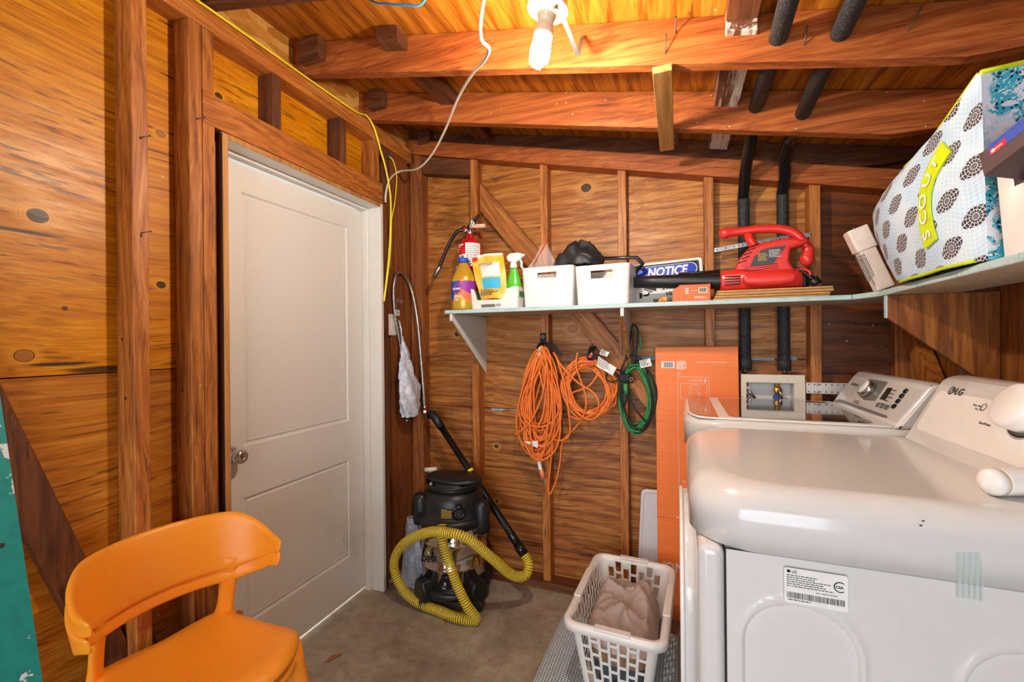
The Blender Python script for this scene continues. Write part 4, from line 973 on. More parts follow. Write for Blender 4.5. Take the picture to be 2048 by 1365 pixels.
lines(con, M['ink'], Vector((0.65, 1.767, 1.156))+wq, (0, -1, 0), (.083, 0, .122), 5, .045, .0028, .0135, seed=31)
lines(con, M['ink'], Vector((0.608, 1.959, 1.096))+wq, (0, -1, 0), (.083, 0, .122), 2, .07, .0026, .0075, seed=32)
# water outlet box with two valves behind the washer
t = thing('washer_outlet_box', 'white recessed outlet box with hot and cold valves behind the washer', 'outlet box', (.39, 2.235, 1.0))
b = MB(); x0, x1, z0, z1 = .262, .512, 1.005, 1.166; f = .044
b.box(x0, x1, 2.226, 2.236, z1-f+.006, z1, .002); b.box(x0, x1, 2.226, 2.236, z0, z0+.03, .002); b.box(x0, x0+.022, 2.226, 2.236, z0+.03, z1-f+.006); b.box(x1-f+.002, x1, 2.226, 2.236, z0+.03, z1-f+.006); b.build('face_frame', mat('cream_plastic', 'e8dccb', .4), t)
b = MB(); b.box(x0+.01, x1-.01, 2.30, 2.305, z0+.01, z1-.01); b.box(x0+.012, x0+.016, 2.237, 2.30, z0+.02, z1-.03); b.box(x1-.042, x1-.038, 2.237, 2.30, z0+.02, z1-.03); b.box(x0+.012, x1-.04, 2.237, 2.30, z1-.036, z1-.032); b.build('recess', M['plastic_white'], t)
for cx, colr, nm in ((.286, 'a8202a', 'hot'), (.412, '2a4fb8', 'cold')):
    b = MB(); b.tube([(cx, 2.262, 1.130), (cx, 2.262, 1.108)], .0115, 8, smooth=False); b.tube([(cx, 2.262, 1.109), (cx, 2.262, 1.045)], .0090, 12); vv = b.build('valve', M['brass'], t)
    b = MB(); b.lathe([(.007, 0), (.0165, 0), (.0165, .007), (.007, .007)], 24, Matrix.Translation((cx, 2.246, 1.094)) @ Matrix.Rotation(R(90), 4, 'X')); b.build('valve_ring', M['plastic_white'] if nm == 'hot' else M['brass'], vv)
    b = MB(); b.tube([(cx, 2.236, 1.096), (cx+(.012 if nm == 'hot' else .006), 2.232, 1.085), (cx+(.034 if nm == 'hot' else .012), 2.228, 1.058)], [.0075, .006, .005], 10); b.build('valve_lever', M['chrome'], vv)
    b = MB(); b.lathe([(.0115, 1.030), (.0125, 1.035), (.0125, 1.066), (.0105, 1.072), (0, 1.073)], 18, Matrix.Translation((cx-.004, 2.262, 0))); b.build('coloured_collar', mat(nm+'_collar', colr, .4), vv)
# perforated white bracket screwed across the studs
t = thing('perforated_bar', 'white perforated metal bar beside the outlet box above the washer', 'bracket', (.66, 2.236, 1.08))
b = MB(); b.box(.516, .836, 2.231, 2.2365, 1.086, 1.134, .001); b.build('bar_plate', mat('white_metal', 'd8d4d0', .35, .2), t)
for k in range(15):
    for z in (1.094, 1.126):
        b = MB(); b.lathe([(.0028, 0), (.0028, .0004), (0, .0004)], 10, Matrix.Translation((.526+k*.021, 2.2309, z)) @ Matrix.Rotation(R(90), 4, 'X'))
        if k == 0 and z < 1.1: hole0 = b.build('punched_hole', M['seam'], t)
        else:
            b.bm.free(); o = hole0.copy(); C.objects.link(o); o.location = Vector((.526+k*.021, 2.2307, z))-WM[t].translation
for z in (1.094, 1.126):
    b = MB(); b.lathe([(.0055, 0), (.0055, .002), (.004, .003), (0, .003)], 12, Matrix.Translation((.558, 2.231, z)) @ Matrix.Rotation(R(90), 4, 'X')); b.build('screw', M['steel'], t)
# insulated pipes
def pipe(label, x, pts, extra):
    t = thing('insulated_pipe', label, 'pipe', (x, 2.262, 1.18), 0, 'insulated pipes')
    b = MB(); b.tube(smooth_path(pts, 8), .0245, 16); b.build('pipe_sleeve', M['foam'], t)
    b = MB(); b.tube(smooth_path(extra, 8), .0240, 16); b.build('bare_elbow', mat('black_rubber_tape', '151517', .25), t)
    b = MB(); b.lathe([(.0275, 1.182), (.0275, 1.235), (.0245, 1.236)], 16, Matrix.Translation((x, 2.262, 0))); b.build('end_sleeve', M['foam'], t)
    b = MB(); b.tube([(x, 2.262, 1.19), (x, 2.262, 1.168)], .009, 10); b.build('copper_stub', M['brass'], t)
    return t
for x, xr, zr1, zr2, lab in ((.284, .268, 2.160, 2.182, 'left black foam insulated pipe beside the middle stud'), (.440, .412, 2.135, 2.127, 'right black foam insulated pipe nearer the right wall')):
    top = (.279 if x < .3 else .425)
    t = pipe(lab, x, [(x, 2.262, 1.185), (x, 2.262, 1.5), (x, 2.262, 1.9), (x-.002, 2.255, 1.98)], [(x-.002, 2.255, 1.978), (x-.003, 2.20, 2.03), (top, 2.13, 2.08), (top, 2.03, 2.125), (top-.004, 1.92, zr2-.015), (top-.006, 1.85, zr2)])
    b = MB(); b.tube([(top-.006, 1.86, zr2), (xr, 1.41, zr1+.012), (xr-.015, .95, zr1+.012), (xr-.03, .5, zr1+.01)], .0245, 16); b.build('roof_run', M['foam'], t)
# perforated hanger strap behind the blower
t = thing('hanger_strap', 'perforated steel strap running behind both pipes to the right stud', 'strap', (.33, 2.236, 1.75))
pth = smooth_path([(.158, 2.2355, 1.742), (.24, 2.236, 1.752), (.285, 2.234, 1.757), (.36, 2.2355, 1.764), (.44, 2.234, 1.772), (.54, 2.2355, 1.778)], 5)
b = MB(); b.loft([[p+Vector((0, dy, dz)) for dy, dz in ((0, -.0095), (-.0012, -.0095), (-.0012, .0095), (0, .0095))] for p in pth], smooth=False); b.build('strap_band', M['steel'], t)
for i, k in enumerate(range(1, len(pth), 2)):
    b = MB(); b.lathe([(.003, 0), (.003, .0005), (0, .0005)], 10, Matrix.Translation(pth[k]+Vector((0, -.0012, 0))) @ Matrix.Rotation(R(90), 4, 'X')); b.build('punched_hole', M['seam'], t)

# ------------------------------------------------------------------ things on the floor
# two stacked orange chairs
CH = Matrix.Identity(4)
t = thing('cafe_chair', 'upper of two stacked orange moulded plastic chairs beside the door', 'chair', (-1.255, .800, .040), R(-8), 'stacked orange chairs')
T = WM[t]
def band(u, v):
    """u -1..1 along the wrap-round back, v 0..1 up"""
    ph = u*R(100); s_ = abs(u)
    a, bb = .17, .228
    x = -.005-a*cos(ph) if abs(ph) < R(90) else -.005+.30*(abs(ph)-R(90))
    y = bb*sin(max(-R(90), min(R(90), ph)))
    if abs(ph) > R(90): y -= math.copysign(.02*((abs(ph)-R(90))/R(22))**1.5, ph)
    k = max(0, (s_-.42)/.58); k = k*k*(3-2*k)
    top = .735-.075*k; low = .572+.040*k
    if s_ > .8: q = (s_-.8)/.2; low += .018*q
    z = low+(top-low)*v
    lean = .050*(v-.3)*(1-.75*k)
    return Vector((x-lean*cos(ph), y+lean*sin(ph)*.6, z))
def solid(b, fn, nu, nv, th):
    """closed slab round a sheet fn(u, v) with thickness th, rounded edges"""
    e = 1e-3; rings = []
    for i in range(nu+1):
        u = i/nu; P = [fn(u, j/nv) for j in range(nv+1)]; Nn = []
        for j in range(nv+1):
            v = j/nv; du = fn(min(1, u+e), v)-fn(max(0, u-e), v); dv = fn(u, min(1, v+e))-fn(u, max(0, v-e)); q = du.cross(dv); Nn.append(q.normalized() if q.length > 1e-12 else Vector((0, 0, 1)))
        tu = max(0, 1-max(0, 1-min(i, nu-i)/2.)**2)**.5; tu = max(tu, .25)
        ring = [p+n*th/2*tu for p, n in zip(P, Nn)]+[P[-1]+(P[-1]-P[-2]).normalized()*th*.35]+[p-n*th/2*tu for p, n in zip(P[::-1], Nn[::-1])]+[P[0]+(P[0]-P[1]).normalized()*th*.35]
        rings.append(ring)
    return b.loft(rings)
b = MB(); solid(b, lambda u, v: band(-1+2*u, v), 48, 7, .017)
# the two uprights that flow from the back into the rear of the seat
for s_ in (-1, 1):
    u0 = s_*.46; e = .02
    tg = (band(u0+e, .3)-band(u0-e, .3)); tg.z = 0; tg.normalize(); tg *= s_
    top_ = band(u0, .45); low_ = band(u0, .08); end_ = Vector((-.155, s_*.158, .396))
    pts = smooth_path([top_, band(u0, .25), low_, low_.lerp(end_, .30)+Vector((-.004, 0, -.006)), low_.lerp(end_, .62), low_.lerp(end_, .86)+Vector((.0, 0, .0)), end_+Vector((.012, 0, -.01))], 5)
    n_ = len(pts); rg = []
    for i, p in enumerate(pts):
        q = i/(n_-1); tt = (tg*(1-q)+Vector((.75, s_*.66, 0))*q).normalized()
        nn = Vector((tt.y, -tt.x, 0))*s_
        w = .0235+.050*max(0, 1-q*2.6)**2.2+.032*max(0, (q-.70)/.30)**2; th = (.0085+.006*q)*min(1, .35+q*2.2); w *= min(1, .5+q*2.5)
        rg.append([p+tt*w*abs(cos(a))**.8*(1 if cos(a) >= 0 else -1)+nn*th*sin(a) for a in [2*pi*k/16 for k in range(16)]])
    b.loft(rg)
b.xf(T); b.build('backrest', M['orange_chair'], t, [('SUBSURF', dict(levels=1, render_levels=1))])
def seatf(u, v):
    r = (v-.5)*2; w = .160+.062*u**.8; x = -.185+.435*u-.085*abs(r)**3.5*max(0, u-.4)/.6; y = w*r
    if u > .8: y *= 1-.10*((u-.8)/.2)**2
    if u < .15: y *= 1-.10*(1-u/.15)**2
    z = .412-.016*(1-r*r)*sin(pi*min(1, .1+u))+.006*abs(r)**4-.030*max(0, (u-.85)/.15)**2-.016*max(0, abs(r)-.9)/.1
    return Vector((x, y, z))
b = MB(); solid(b, seatf, 24, 20, .026); b.xf(T); b.build('seat', M['orange_chair'], t, [('SUBSURF', dict(levels=1, render_levels=1))])
for sx, sy in ((-1, -1), (-1, 1), (1, -1), (1, 1)):
    p0 = Vector((-.135 if sx < 0 else .165, sy*.178, .395)); p1 = Vector((-.215 if sx < 0 else .235, sy*.235, -.0))
    b = MB(); pts = [p0.lerp(p1, k/8)+Vector((0, 0, 0)) for k in range(9)]; b.tube(pts, [.030, .027, .024, .022, .0205, .0195, .0185, .0175, .017], 12, flat=.8); b.xf(T); b.build('leg', M['orange_chair'], t)
c2 = copy_tree(t); c2['label'] = 'lower of two stacked orange moulded plastic chairs, its arm tips showing beneath'
c2.location = (-1.259, .800, 0)
# ladder leaning at the left edge
TEAL = NT('worn_teal_paint'); v_ = TEAL.coord(); q1 = TEAL.noise(v_, 14, 4, .7); q2 = TEAL.noise(v_, 45, 2)
tc = TEAL.mix(TEAL.step(q2, .4, .7)*.5, '128a82', '0d6f70'); tc = TEAL.mix(TEAL.step(q1, .60, .63)*.9, tc, 'd8dcda')
TEALM = TEAL.fin(tc, .45)
t = thing('step_ladder', 'teal paint-splattered ladder leaning on the wall at the left edge', 'ladder', (-.85, .2, 0))
lx = lambda z: -1.018-(z-.758)*.275
def rail(y0, y1):
    b = MB(); zs = [.0, .5, 1., 1.5, 1.95]; f = [(0, 0), (.062, 0), (.062, 1)]
    for (dx0, dx1, ya, yb) in ((-.048, .004, y1-.004, y1),):
        pass
    rings = []
    for z in (0.0, 1.9):
        x = lx(z); s = 1 if y1 > .2 else -1
        if s > 0: sec = [(x-.040, y0), (x+.004, y0), (x+.004, y1), (x-.04, y1), (x-.04, y1-.005), (x-.003, y1-.005), (x-.003, y0+.005), (x-.04, y0+.005)]
        else: sec = [(x-.040, y0), (x+.004, y0), (x+.004, y1), (x-.04, y1), (x-.04, y1-.005), (x-.003, y1-.005), (x-.003, y0+.005), (x-.04, y0+.005)]
        rings.append([Vector((p[0], p[1], z)) for p in sec])
    b.loft(rings, smooth=False); return b.build('rail', TEALM, t)
rail(.352, .402); rail(-.05, 0.0)
for z in (.14, .44, .74, 1.04, 1.34, 1.64):
    x = lx(z)-.018; b = MB(); b.box(x-.035, x+.012, 0.0, .352, z-.022, z+.002, .002)
    for k in range(5): b.box(x-.032+k*.009, x-.028+k*.009, .0, .352, z+.002, z+.005)
    b.build('step', M['steel'], t)
b = MB(); b.box(lx(.93)-.09, lx(.93)-.041, .3, .352, .90, .96); b.build('white_label', M['paper'], t)
for p in ((-0.969, 0.351, 1.016), ):
    b = MB(); b.sphere((lx(1.0)+.006, .377, .985), .007, 10, 6, (.4, 1, 1)); b.build('rivet', M['rubber'], t)
# vacuum cleaner in the corner
VX, VY = -1.106, 2.015; VM = Matrix.Translation((VX, VY, 0))
t = thing('shop_vacuum', 'steel and black wet-dry vacuum with a yellow ribbed hose in the corner', 'vacuum cleaner', (VX, VY, 0))
STEEL = mat('polished_steel_tank', 'd2ccc6', .10, 1., vary=.03)
b = MB(); b.lathe([(0, .10), (.160, .10), (.168, .108), (.170, .20), (.174, .205), (.174, .215), (.170, .22), (.168, .315), (.172, .32), (.174, .33), (.170, .338), (.168, .345), (.166, .42), (0, .42)], 48, VM); tk = b.build('steel_tank', STEEL, t)
text('DEWALT', .040, VM @ Matrix.Translation((-.008, -.1690, .248)) @ Matrix.Rotation(R(17), 4, 'Z') @ Matrix.Rotation(R(90), 4, 'X'), M['ink'], t, bold=.0022, align='CENTER', wrap=.169)
b = MB(); b.lathe([(.176, .405), (.184, .408), (.188, .425), (.186, .44), (.170, .448), (.158, .455), (.157, .50), (.152, .53), (.140, .556), (.122, .568), (.112, .572), (.108, .605), (0, .606)], 48, VM); b.build('motor_head', M['black'], t)
b = MB(); b.lathe([(.0, .604), (.150, .604), (.158, .612), (.156, .622), (.140, .628), (0, .630)], 48, VM, sx=1, sy=.62); b.build('cord_wrap_plate', M['black'], t)
for k in range(3):
    b = MB(); b.tube([(VX+(.136+.005*k)*cos(R(a)), VY+(.128+.005*k)*sin(R(a)), .583+.009*k+.003*sin(R(a*2+k*50))) for a in range(0, 360, 12)], .0055, 8, closed=True); b.build('cord_coil', M['blackcord'], t)
# two side shoulders with hose brackets
for s_ in (-1, 1):
    a = R(195 if s_ < 0 else -12); c_ = Vector((VX+.178*cos(a), VY+.178*sin(a), 0))
    b = MB(); b.lathe([(.030, .37), (.040, .375), (.042, .40), (.042, .50), (.034, .525), (.02, .53), (0, .53)], 20, Matrix.Translation(c_)); b.box(c_.x-.03, c_.x+.03, c_.y-.03, c_.y+.03, .405, .45, .008); b.build('side_latch', M['black'], t)
PF = lambda ang, z, r: VM @ Matrix.Rotation(R(ang), 4, 'Z') @ Matrix.Translation((0, -r, z)) @ Matrix.Rotation(R(90), 4, 'X')
QM = PF(36, .487, .150)
b = MB(); b.lathe([(.020, -.01), (.020, .012), (.034, .014), (.034, .0), (.036, -.01)], 24, QM); b.box(-.016, .016, .028, .052, -.005, .012, .004, M=QM); b.build('blower_port', M['blackg'], t)
b = MB(); b.lathe([(.0195, -.003), (0, -.003)], 20, QM @ Matrix.Translation((0, 0, .004))); b.build('port_cavity', M['seam'], t)
LMx = PF(13, .478, .1575)
b = MB(); b.grid(lambda u, v: PF(3+32*u, .458, .1585) @ Vector((0, .052*v, 0)), 8, 1); lbm = b.build('rating_label', mat('label_black', '1d1d1f', .4), t)
YL = mat('yellow_ink', 'd8b02a', .5)
for r_ in range(7):
    b = MB(); w = (10, 24, 26, 22, 26, 25, 18)[r_]; b.grid(lambda u, v: PF(5+w*u, .505-.0066*r_, .1592) @ Vector((0, .0022*v, 0)), 6, 1); b.build('yellow_text', YL, lbm)
b = MB(); b.lathe([(.030, -.012), (.030, .012), (.026, .02), (.018, .022), (0, .02)], 20, PF(16, .385, .166)); b.box(-.055, .055, -.005, .06, -.010, .004, .004, M=PF(16, .385, .172)); b.build('hose_inlet', M['black'], t)
# wheeled dolly
b = MB(); b.lathe([(.0, .062), (.172, .062), (.186, .07), (.186, .098), (.176, .106), (.0, .106)], 40, VM); b.build('dolly', M['black'], t)
for ang in (-28, 64, 150, -118):
    b = MB(); MM = PF(ang, .0, .178); b.prism([(-.05, .055), (.05, .055), (.05, .115), (.032, .152), (-.032, .152), (-.05, .115)], 'Z', -.025, .034, .010, 3, M=MM); kk = b.build('caster_housing', M['black'], t)
    q = MM @ Vector((0, .03, .012)); wm = Matrix.Translation(q) @ Matrix.Rotation(R(ang+25), 4, 'Z') @ Matrix.Rotation(R(90), 4, 'Y')
    b = MB(); b.lathe([(.010, -.012), (.024, -.012), (.029, -.008), (.029, .008), (.024, .012), (.010, .012)], 24, wm); b.build('wheel', M['rubber'], kk)
    b = MB(); b.box(-.013, .013, -.012, .012, .01, .03, .002, M=Matrix.Translation(q)); b.tube([q+Vector((-.012, 0, .012)), q], .006, 6); b.build('fork', M['steel'], kk)
b = MB(); b.lathe([(.034, -.005), (.034, .008), (.028, .012), (.024, .004), (0, .004)], 20, PF(14, .155, .168)); b.build('drain_cap', M['blackg'], t)
# ribbed hose
hp = [(-1.078, 1.84, 0.441), (-1.057, 1.812, 0.372), (-1.024, 1.805, 0.298), (-0.983, 1.8, 0.202), (-0.926, 1.8, 0.104), (-0.896, 1.83, 0.028), (-0.985, 1.816, 0.026), (-1.113, 1.835, 0.026), (-1.219, 1.842, 0.034), (-1.312, 1.845, 0.083), (-1.373, 1.86, 0.186), (-1.31, 1.85, 0.303), (-1.142, 1.79, 0.412), (-1.012, 1.762, 0.445), (-0.91, 1.78, 0.425), (-0.822, 1.86, 0.311), (-0.76, 1.95, 0.202), (-0.715, 2.01, 0.176), (-0.706, 2.045, 0.214), (-0.737, 2.06, 0.257)]
P = smooth_path(hp, 40); 
# resample evenly
acc = [0]
for a_, b_ in zip(P, P[1:]): acc.append(acc[-1]+(b_-a_).length)
def at(s):
    lo, hi = 0, len(acc)-1
    while hi-lo > 1:
        m_ = (lo+hi)//2
        if acc[m_] <= s: lo = m_
        else: hi = m_
    q = (s-acc[lo])/max(1e-9, acc[hi]-acc[lo]); return P[lo].lerp(P[hi], q)
pitch = .0108; nr = int(acc[-1]/pitch); pts = []; rad = []; mats_ = []
for k in range(nr):
    for f_, r_, m_ in ((0, .0232, 0), (.2, .0240, 0), (.4, .0232, 1), (.52, .0214, 1), (.88, .0214, 1)):
        pts.append(at((k+f_)*pitch)); rad.append(r_); mats_.append(m_)
HY = mat('yellow_hose', 'f6d21c', .35); HD = mat('hose_gap_smoke', 'a89848', .2, alpha=.5)
b = MB(); b.tube(pts, rad, 14, mats=mats_); b.build('ribbed_hose', [HY, HD], t)
w0, w1 = Vector((-0.734, 2.06, 0.252)), Vector((-1.335, 2.2, 0.896))
b = MB(); b.tube([w0, w0.lerp(w1, .07)], [.0255, .0245], 18); b.build('hose_cuff', M['blackg'], t)
b = MB(); b.tube([w0.lerp(w1, .05), w0.lerp(w1, .13), w0.lerp(w1, .14), w0.lerp(w1, .50), w0.lerp(w1, .505), w0.lerp(w1, .545), w0.lerp(w1, .55), w0.lerp(w1, .93)], [.0215, .0215, .0195, .0195, .0215, .0215, .0190, .0185], 18); wd = b.build('wand', M['blackg'], t)
b = MB(); b.tube([w0.lerp(w1, .555), w0.lerp(w1, .575)], .0215, 18); b.build('yellow_band', HY, wd)
b = MB(); b.tube([w0.lerp(w1, .90), w0.lerp(w1, .97), w1+Vector((-.005, 0, .006)), w1+Vector((-.035, 0, .005))], [.022, .025, .026, .026], 18); b.build('wand_elbow', M['black'], wd)
# small pump with a white T handle, in a clear bag, behind the vacuum
t = thing('hand_pump', 'white T-handled hand pump standing behind the vacuum in the corner', 'pump', (-1.36, 2.14, 0))
hx = Vector((-1.316, 2.13, 0.603)); b = MB(); b.tube([hx+Vector((-.032, -.01, 0)), hx+Vector((.034, .01, .004))], .0125, 12); b.build('t_handle', mat('cream_plastic2', 'e4ddd2', .4), t)
b = MB(); b.tube([hx, Vector((hx.x-.01, 2.13, .42))], .0085, 10); b.build('pump_rod', mat('cream_plastic3', 'd8d0c2', .4), t)
b = MB(); b.tube([Vector((hx.x-.01, 2.13, .43)), Vector((hx.x-.02, 2.13, 0.0))], .024, 16); b.build('pump_barrel', M['plastic_white'], t)
t = thing('plastic_bag', 'clear bluish plastic bag bunched on the floor left of the vacuum', 'bag', (-1.36, 2.02, 0))
film = NT('blue_film'); fv = film.coord(); film.fin(film.mix(film.step(film.noise(fv, 30, 4, .7, 1.), .4, .7), 'b8c4d8', 'eef1f6'), .2); film.b.inputs['Alpha'].default_value = .62
def bagf(u, v):
    a = 2*pi*u; r = .065*(.55+.6*(1-v))+.012*sin(a*5+v*6); p = Vector((-1.372+r*cos(a)*.95, 2.035+.055*sin(a)*(.4+.6*(1-v)), .004+.36*v)); return p+Vector((.012*mnoise.noise(p*25), .01*mnoise.noise(p*30), 0))
b = MB(); b.grid(bagf, 36, 16); b.build('bag_film', film.m, t)
# mat under the basket
def weave():
    n = NT('woven_grey_mat'); v = n.coord('Object', (1, 1, 1), rnd=False); sp = n.new('SeparateXYZ'); n.link(v, sp.inputs[0])
    x, y = V(n.nt, sp.outputs[0])*330, V(n.nt, sp.outputs[1])*330
    h = (x*1.7).sn()*.6+(y*1.7+(x*.27).fl()*1.57).sn()*.6; q = n.noise(v, 9, 3)
    c = n.mix(n.step(h, -.5, .6), '8896a0', 'd2dadd'); c = n.mix(n.step(q, .4, .7)*.4, c, 'a2aeb6'); n.bump(h, .5, .003); return n.fin(c, .8)
b = MB(); b.prism([(-.530, 1.02), (-.006, 1.02), (-.006, 1.985), (-.515, 1.985)], 'Z', .001, .072, .022, 4); name_base_z['floor_mat'] = 1
tag(b.build('floor_mat', weave()), 'thick woven grey-blue mat on the concrete under the laundry basket', 'mat')
# laundry basket
t = thing('laundry_basket', 'white slotted plastic laundry basket holding a taupe towel', 'basket', (-.212, 1.785, .073), R(-2.5))
BW, BD, BH = .315, .52, .245
cw, cg = .0245, .0110
xs = []; nc_ = 7; x = -(nc_*cw+(nc_-1)*cg)/2
for k in range(nc_): xs += [x+k*(cw+cg), x+k*(cw+cg)+cw]
ncy = 12; y = -(ncy*cw+(ncy-1)*cg)/2; ys = []
for k in range(ncy): ys += [y+k*(cw+cg), y+k*(cw+cg)+cw]
per = Per(BW, BD, .033, 0, BH, .24, xs, ys, nc=6)
h_, g_ = .040, .0105; st = h_+g_; base = .014; ev = [(base+i*st, base+i*st+h_) for i in range(4)]; od = [(base+.5*st+i*st, base+.5*st+i*st+h_) for i in range(4)]
lv = sorted({0, .003, BH}|{round(q, 5) for e in ev+od for q in e})
H = set()
for sname, nn in (('front', nc_), ('back', nc_), ('left', ncy), ('right', ncy)):
    for k in range(nn):
        kk = per.seg[sname]+1+2*k
        for lo, hi in (ev if k % 2 == 0 else od):
            for j in range(len(lv)-1):
                if lv[j] >= lo-1e-4 and lv[j+1] <= hi+1e-4: H.add((kk, j))
b = shell(per, lv, .0032, H); b.xf(WM[t]); b.build('basket_body', M['plastic_white'], t)
ol = [per(k, BH) for k in range(per.n)]
def off(pts, d):
    out = []; n = len(pts)
    for k in range(n):
        tg = Vector(pts[(k+1) % n]).to_2d()-Vector(pts[k-1]).to_2d(); nn = Vector((tg.y, -tg.x)).normalized(); out.append((pts[k][0]+nn.x*d, pts[k][1]+nn.y*d))
    return out
rr = rrect(BW+.004, BD+.004, .037, 14)
b = MB(); b.loft([[Vector((p[0], p[1], z)) for p in off(rr, d)] for d, z in ((-.004, BH-.004), (-.003, BH+.004), (.004, BH+.007), (.014, BH+.006), (.021, BH-.001), (.023, BH-.022), (.020, BH-.023), (.017, BH-.006), (.0, BH-.002))], caps=False)
for f in list(b.bm.faces): f.smooth = True
b.xf(WM[t]); b.build('rim', M['plastic_white'], t)
for s_ in (-1, 1):
    b = MB(); b.box(-.062, .062, s_*(BD/2+.008)-.014, s_*(BD/2+.008)+.014, BH+.001, BH+.0105, .003, seg=2); b.xf(WM[t]); b.build('grip', M['plastic_white'], t)
for s_ in (-1, 1):
    b = MB(); b.box(s_*(BW/2+.008)-.014, s_*(BW/2+.008)+.014, -.11, .11, BH+.001, BH+.0105, .003, seg=2); b.xf(WM[t]); b.build('grip', M['plastic_white'], t)
TOW = mat('taupe_terry', 'b3a096', .95, vary=.12, bump=.8, nscale=420)
def heap(name, label, cat, z0, hgt, m, seed, sx, sy, cx=-.212, cy=1.785, amp=1., grp=None):
    b = MB()
    def f(u, v):
        a = 2*pi*u; r = sin(pi*v/2); e = 4; ca, sa = cos(a), sin(a); k = (abs(ca)**e+abs(sa)**e)**(-1/e)
        p = Vector((cx+sx*r*ca*k*.98, cy+sy*r*sa*k*.98, z0+hgt*(1-r**4)))
        q = Vector((p.x*9+seed, p.y*9, seed)); n1_ = mnoise.noise(q); n2_ = mnoise.noise(q*2.3)
        rid = 1-abs(mnoise.noise(Vector((p.x*9+seed*2, p.y*6, 3.1))))*2.6
        n3_ = mnoise.noise(q*5.5); rid2 = 1-abs(mnoise.noise(Vector((p.x*16+seed, p.y*19, 1.7))))*3
        p.z += amp*(.030*n1_+.014*n2_+.005*n3_+.026*max(0, rid)+.012*max(0, rid2))*(1-r**3)
        return p
    b.grid(f, 110, 44); bmesh.ops.remove_doubles(b.bm, verts=b.bm.verts, dist=1e-4); name_base_z[name] = 1
    return tag(b.build(name, m), label, cat)
heap('bath_towel', 'crumpled taupe terry towel heaped in the laundry basket', 'towel', .215, .065, TOW, 2.4, .132, .225, amp=1.55, cy=1.78)
heap('folded_trousers', 'grey-blue garment under the towel in the laundry basket', 'clothing', .083, .055, mat('denim_grey', '66707c', .9, vary=.2, bump=.4, nscale=200), 5.1, .105, .195, amp=.3)
heap('folded_shirt', 'peach garment layered between the towel and the grey-blue garment', 'clothing', .150, .045, mat('peach_cloth', 'c49a78', .9, vary=.15, bump=.4, nscale=200), 7.7, .112, .198, amp=.4)
# orange flat carton leaning behind the washer
OB = NT('orange_board'); ov = OB.coord('Object', (1, 1, 1), rnd=False); og = OB.noise(OB.coord('Object', (.4, 1, 60), rnd=False), 4, 3)
OBM = OB.fin(OB.mix(OB.step(og, .3, .7), 'f27624', 'f8853a'), .5)
t = thing('flat_carton', 'tall flat orange carton with upside-down print leaning on the back wall', 'box', (.08, 2.17, 0))
def CF(x, y): return frame((x, 0, 0), (1, 0, 0), (0, 0, 1))
OBm = frame((-.103, 2.180, .001), (1, 0, .004), (.006, .026, 1.29))   # local x right, y up the carton, z toward the room
b = MB(); b.box(0, .359, 0, 1.291, -.022, 0, .003, M=OBm, seg=2); cb_ = b.build('carton_body', OBM, t)
b = MB(); b.box(0, .357, .478, .480, 0, .0006, M=OBm); b.build('fold_crease', mat('crease_orange', 'c85a18', .6), t)
U = lambda x, y, rot=180: OBm @ Matrix.Translation((x, y, .0005)) @ Matrix.Rotation(R(rot), 4, 'Z')
WI = M['whiteink']
b = MB(); b.box(.028, .087, 1.190, 1.222, 0, .0005, M=OBm); b.mi = 1
for k in range(13): b.box(.038+k*.0033, .0396+k*.0033+.0006*(k % 3), 1.193, 1.218, .0005, .0009, M=OBm)
b.build('barcode', [M['paper'], M['greyink']], t)
text('US Patent Registration No. 8,225, 906', .0085, U(.312, 1.221), WI, t)
lines(t, WI, OBm @ Vector((.096, 1.224, .0006)), (1, 0, 0), (0, 0, 1), 8, .05, .0032, .0052, seed=41)
b = MB(); b.tube([(.107+.0065*cos(R(a)), 1.165+.0065*sin(R(a)), .0006) for a in range(0, 360, 60)], .0012, 5, closed=True); b.xf(OBm); b.build('recycling_mark', WI, t)
def outline(x0, x1, y0, y1, r, name='printed_frame'):
    b = MB(); b.tube([(p[0], p[1], .0004) for p in rrect(x1-x0, y1-y0, r, 4, (x0+x1)/2, (y0+y1)/2)], .0010, 4, closed=True); b.xf(OBm); return b.build(name, WI, t)
outline(.100, .236, .55, 1.149, .006); outline(.112, .226, 1.046, 1.118, .004)
text('4', .022, U(.226, 1.140), WI, t, bold=.0008)
text('Ready for use. Store indoors', .0058, U(.209, 1.131), WI, t, bold=.0001); text('and keep out of rain.', .0058, U(.209, 1.138), WI, t, bold=.0001)
b = MB()
for seg in (((.158, 1.112), (.190, 1.112)), ((.156, 1.105), (.192, 1.105)), ((.158, 1.112), (.150, 1.075)), ((.190, 1.112), (.197, 1.075)), ((.151, 1.092), (.195, 1.092)), ((.150, 1.075), (.143, 1.05)), ((.197, 1.075), (.205, 1.05)), ((.163, 1.09), (.156, 1.05)), ((.184, 1.09), (.192, 1.05)), ((.158, 1.07), (.190, 1.07)), ((.151, 1.08), (.158, 1.07)), ((.196, 1.08), (.190, 1.07))):
    b.tube([(seg[0][0], seg[0][1], .0004), (seg[1][0], seg[1][1], .0004)], .0009, 4)
b.xf(OBm); tag(b.build('stool_drawing', WI, t), kind='stuff')
text('808 909 826 091', .014, U(.180, .492), WI, t, bold=.0002)
text('MULT', .052, U(.262, .42), WI, t, bold=.001)
text('WARNING:', .056, U(.425, .27), WI, t, bold=.001) if False else text('NG:', .056, U(.120, .27), WI, t, bold=.001)
text('strong', .013, U(.150, .66), WI, t); text('FOLDABLE', .05, U(.36, .70), WI, t, bold=.001) if False else None
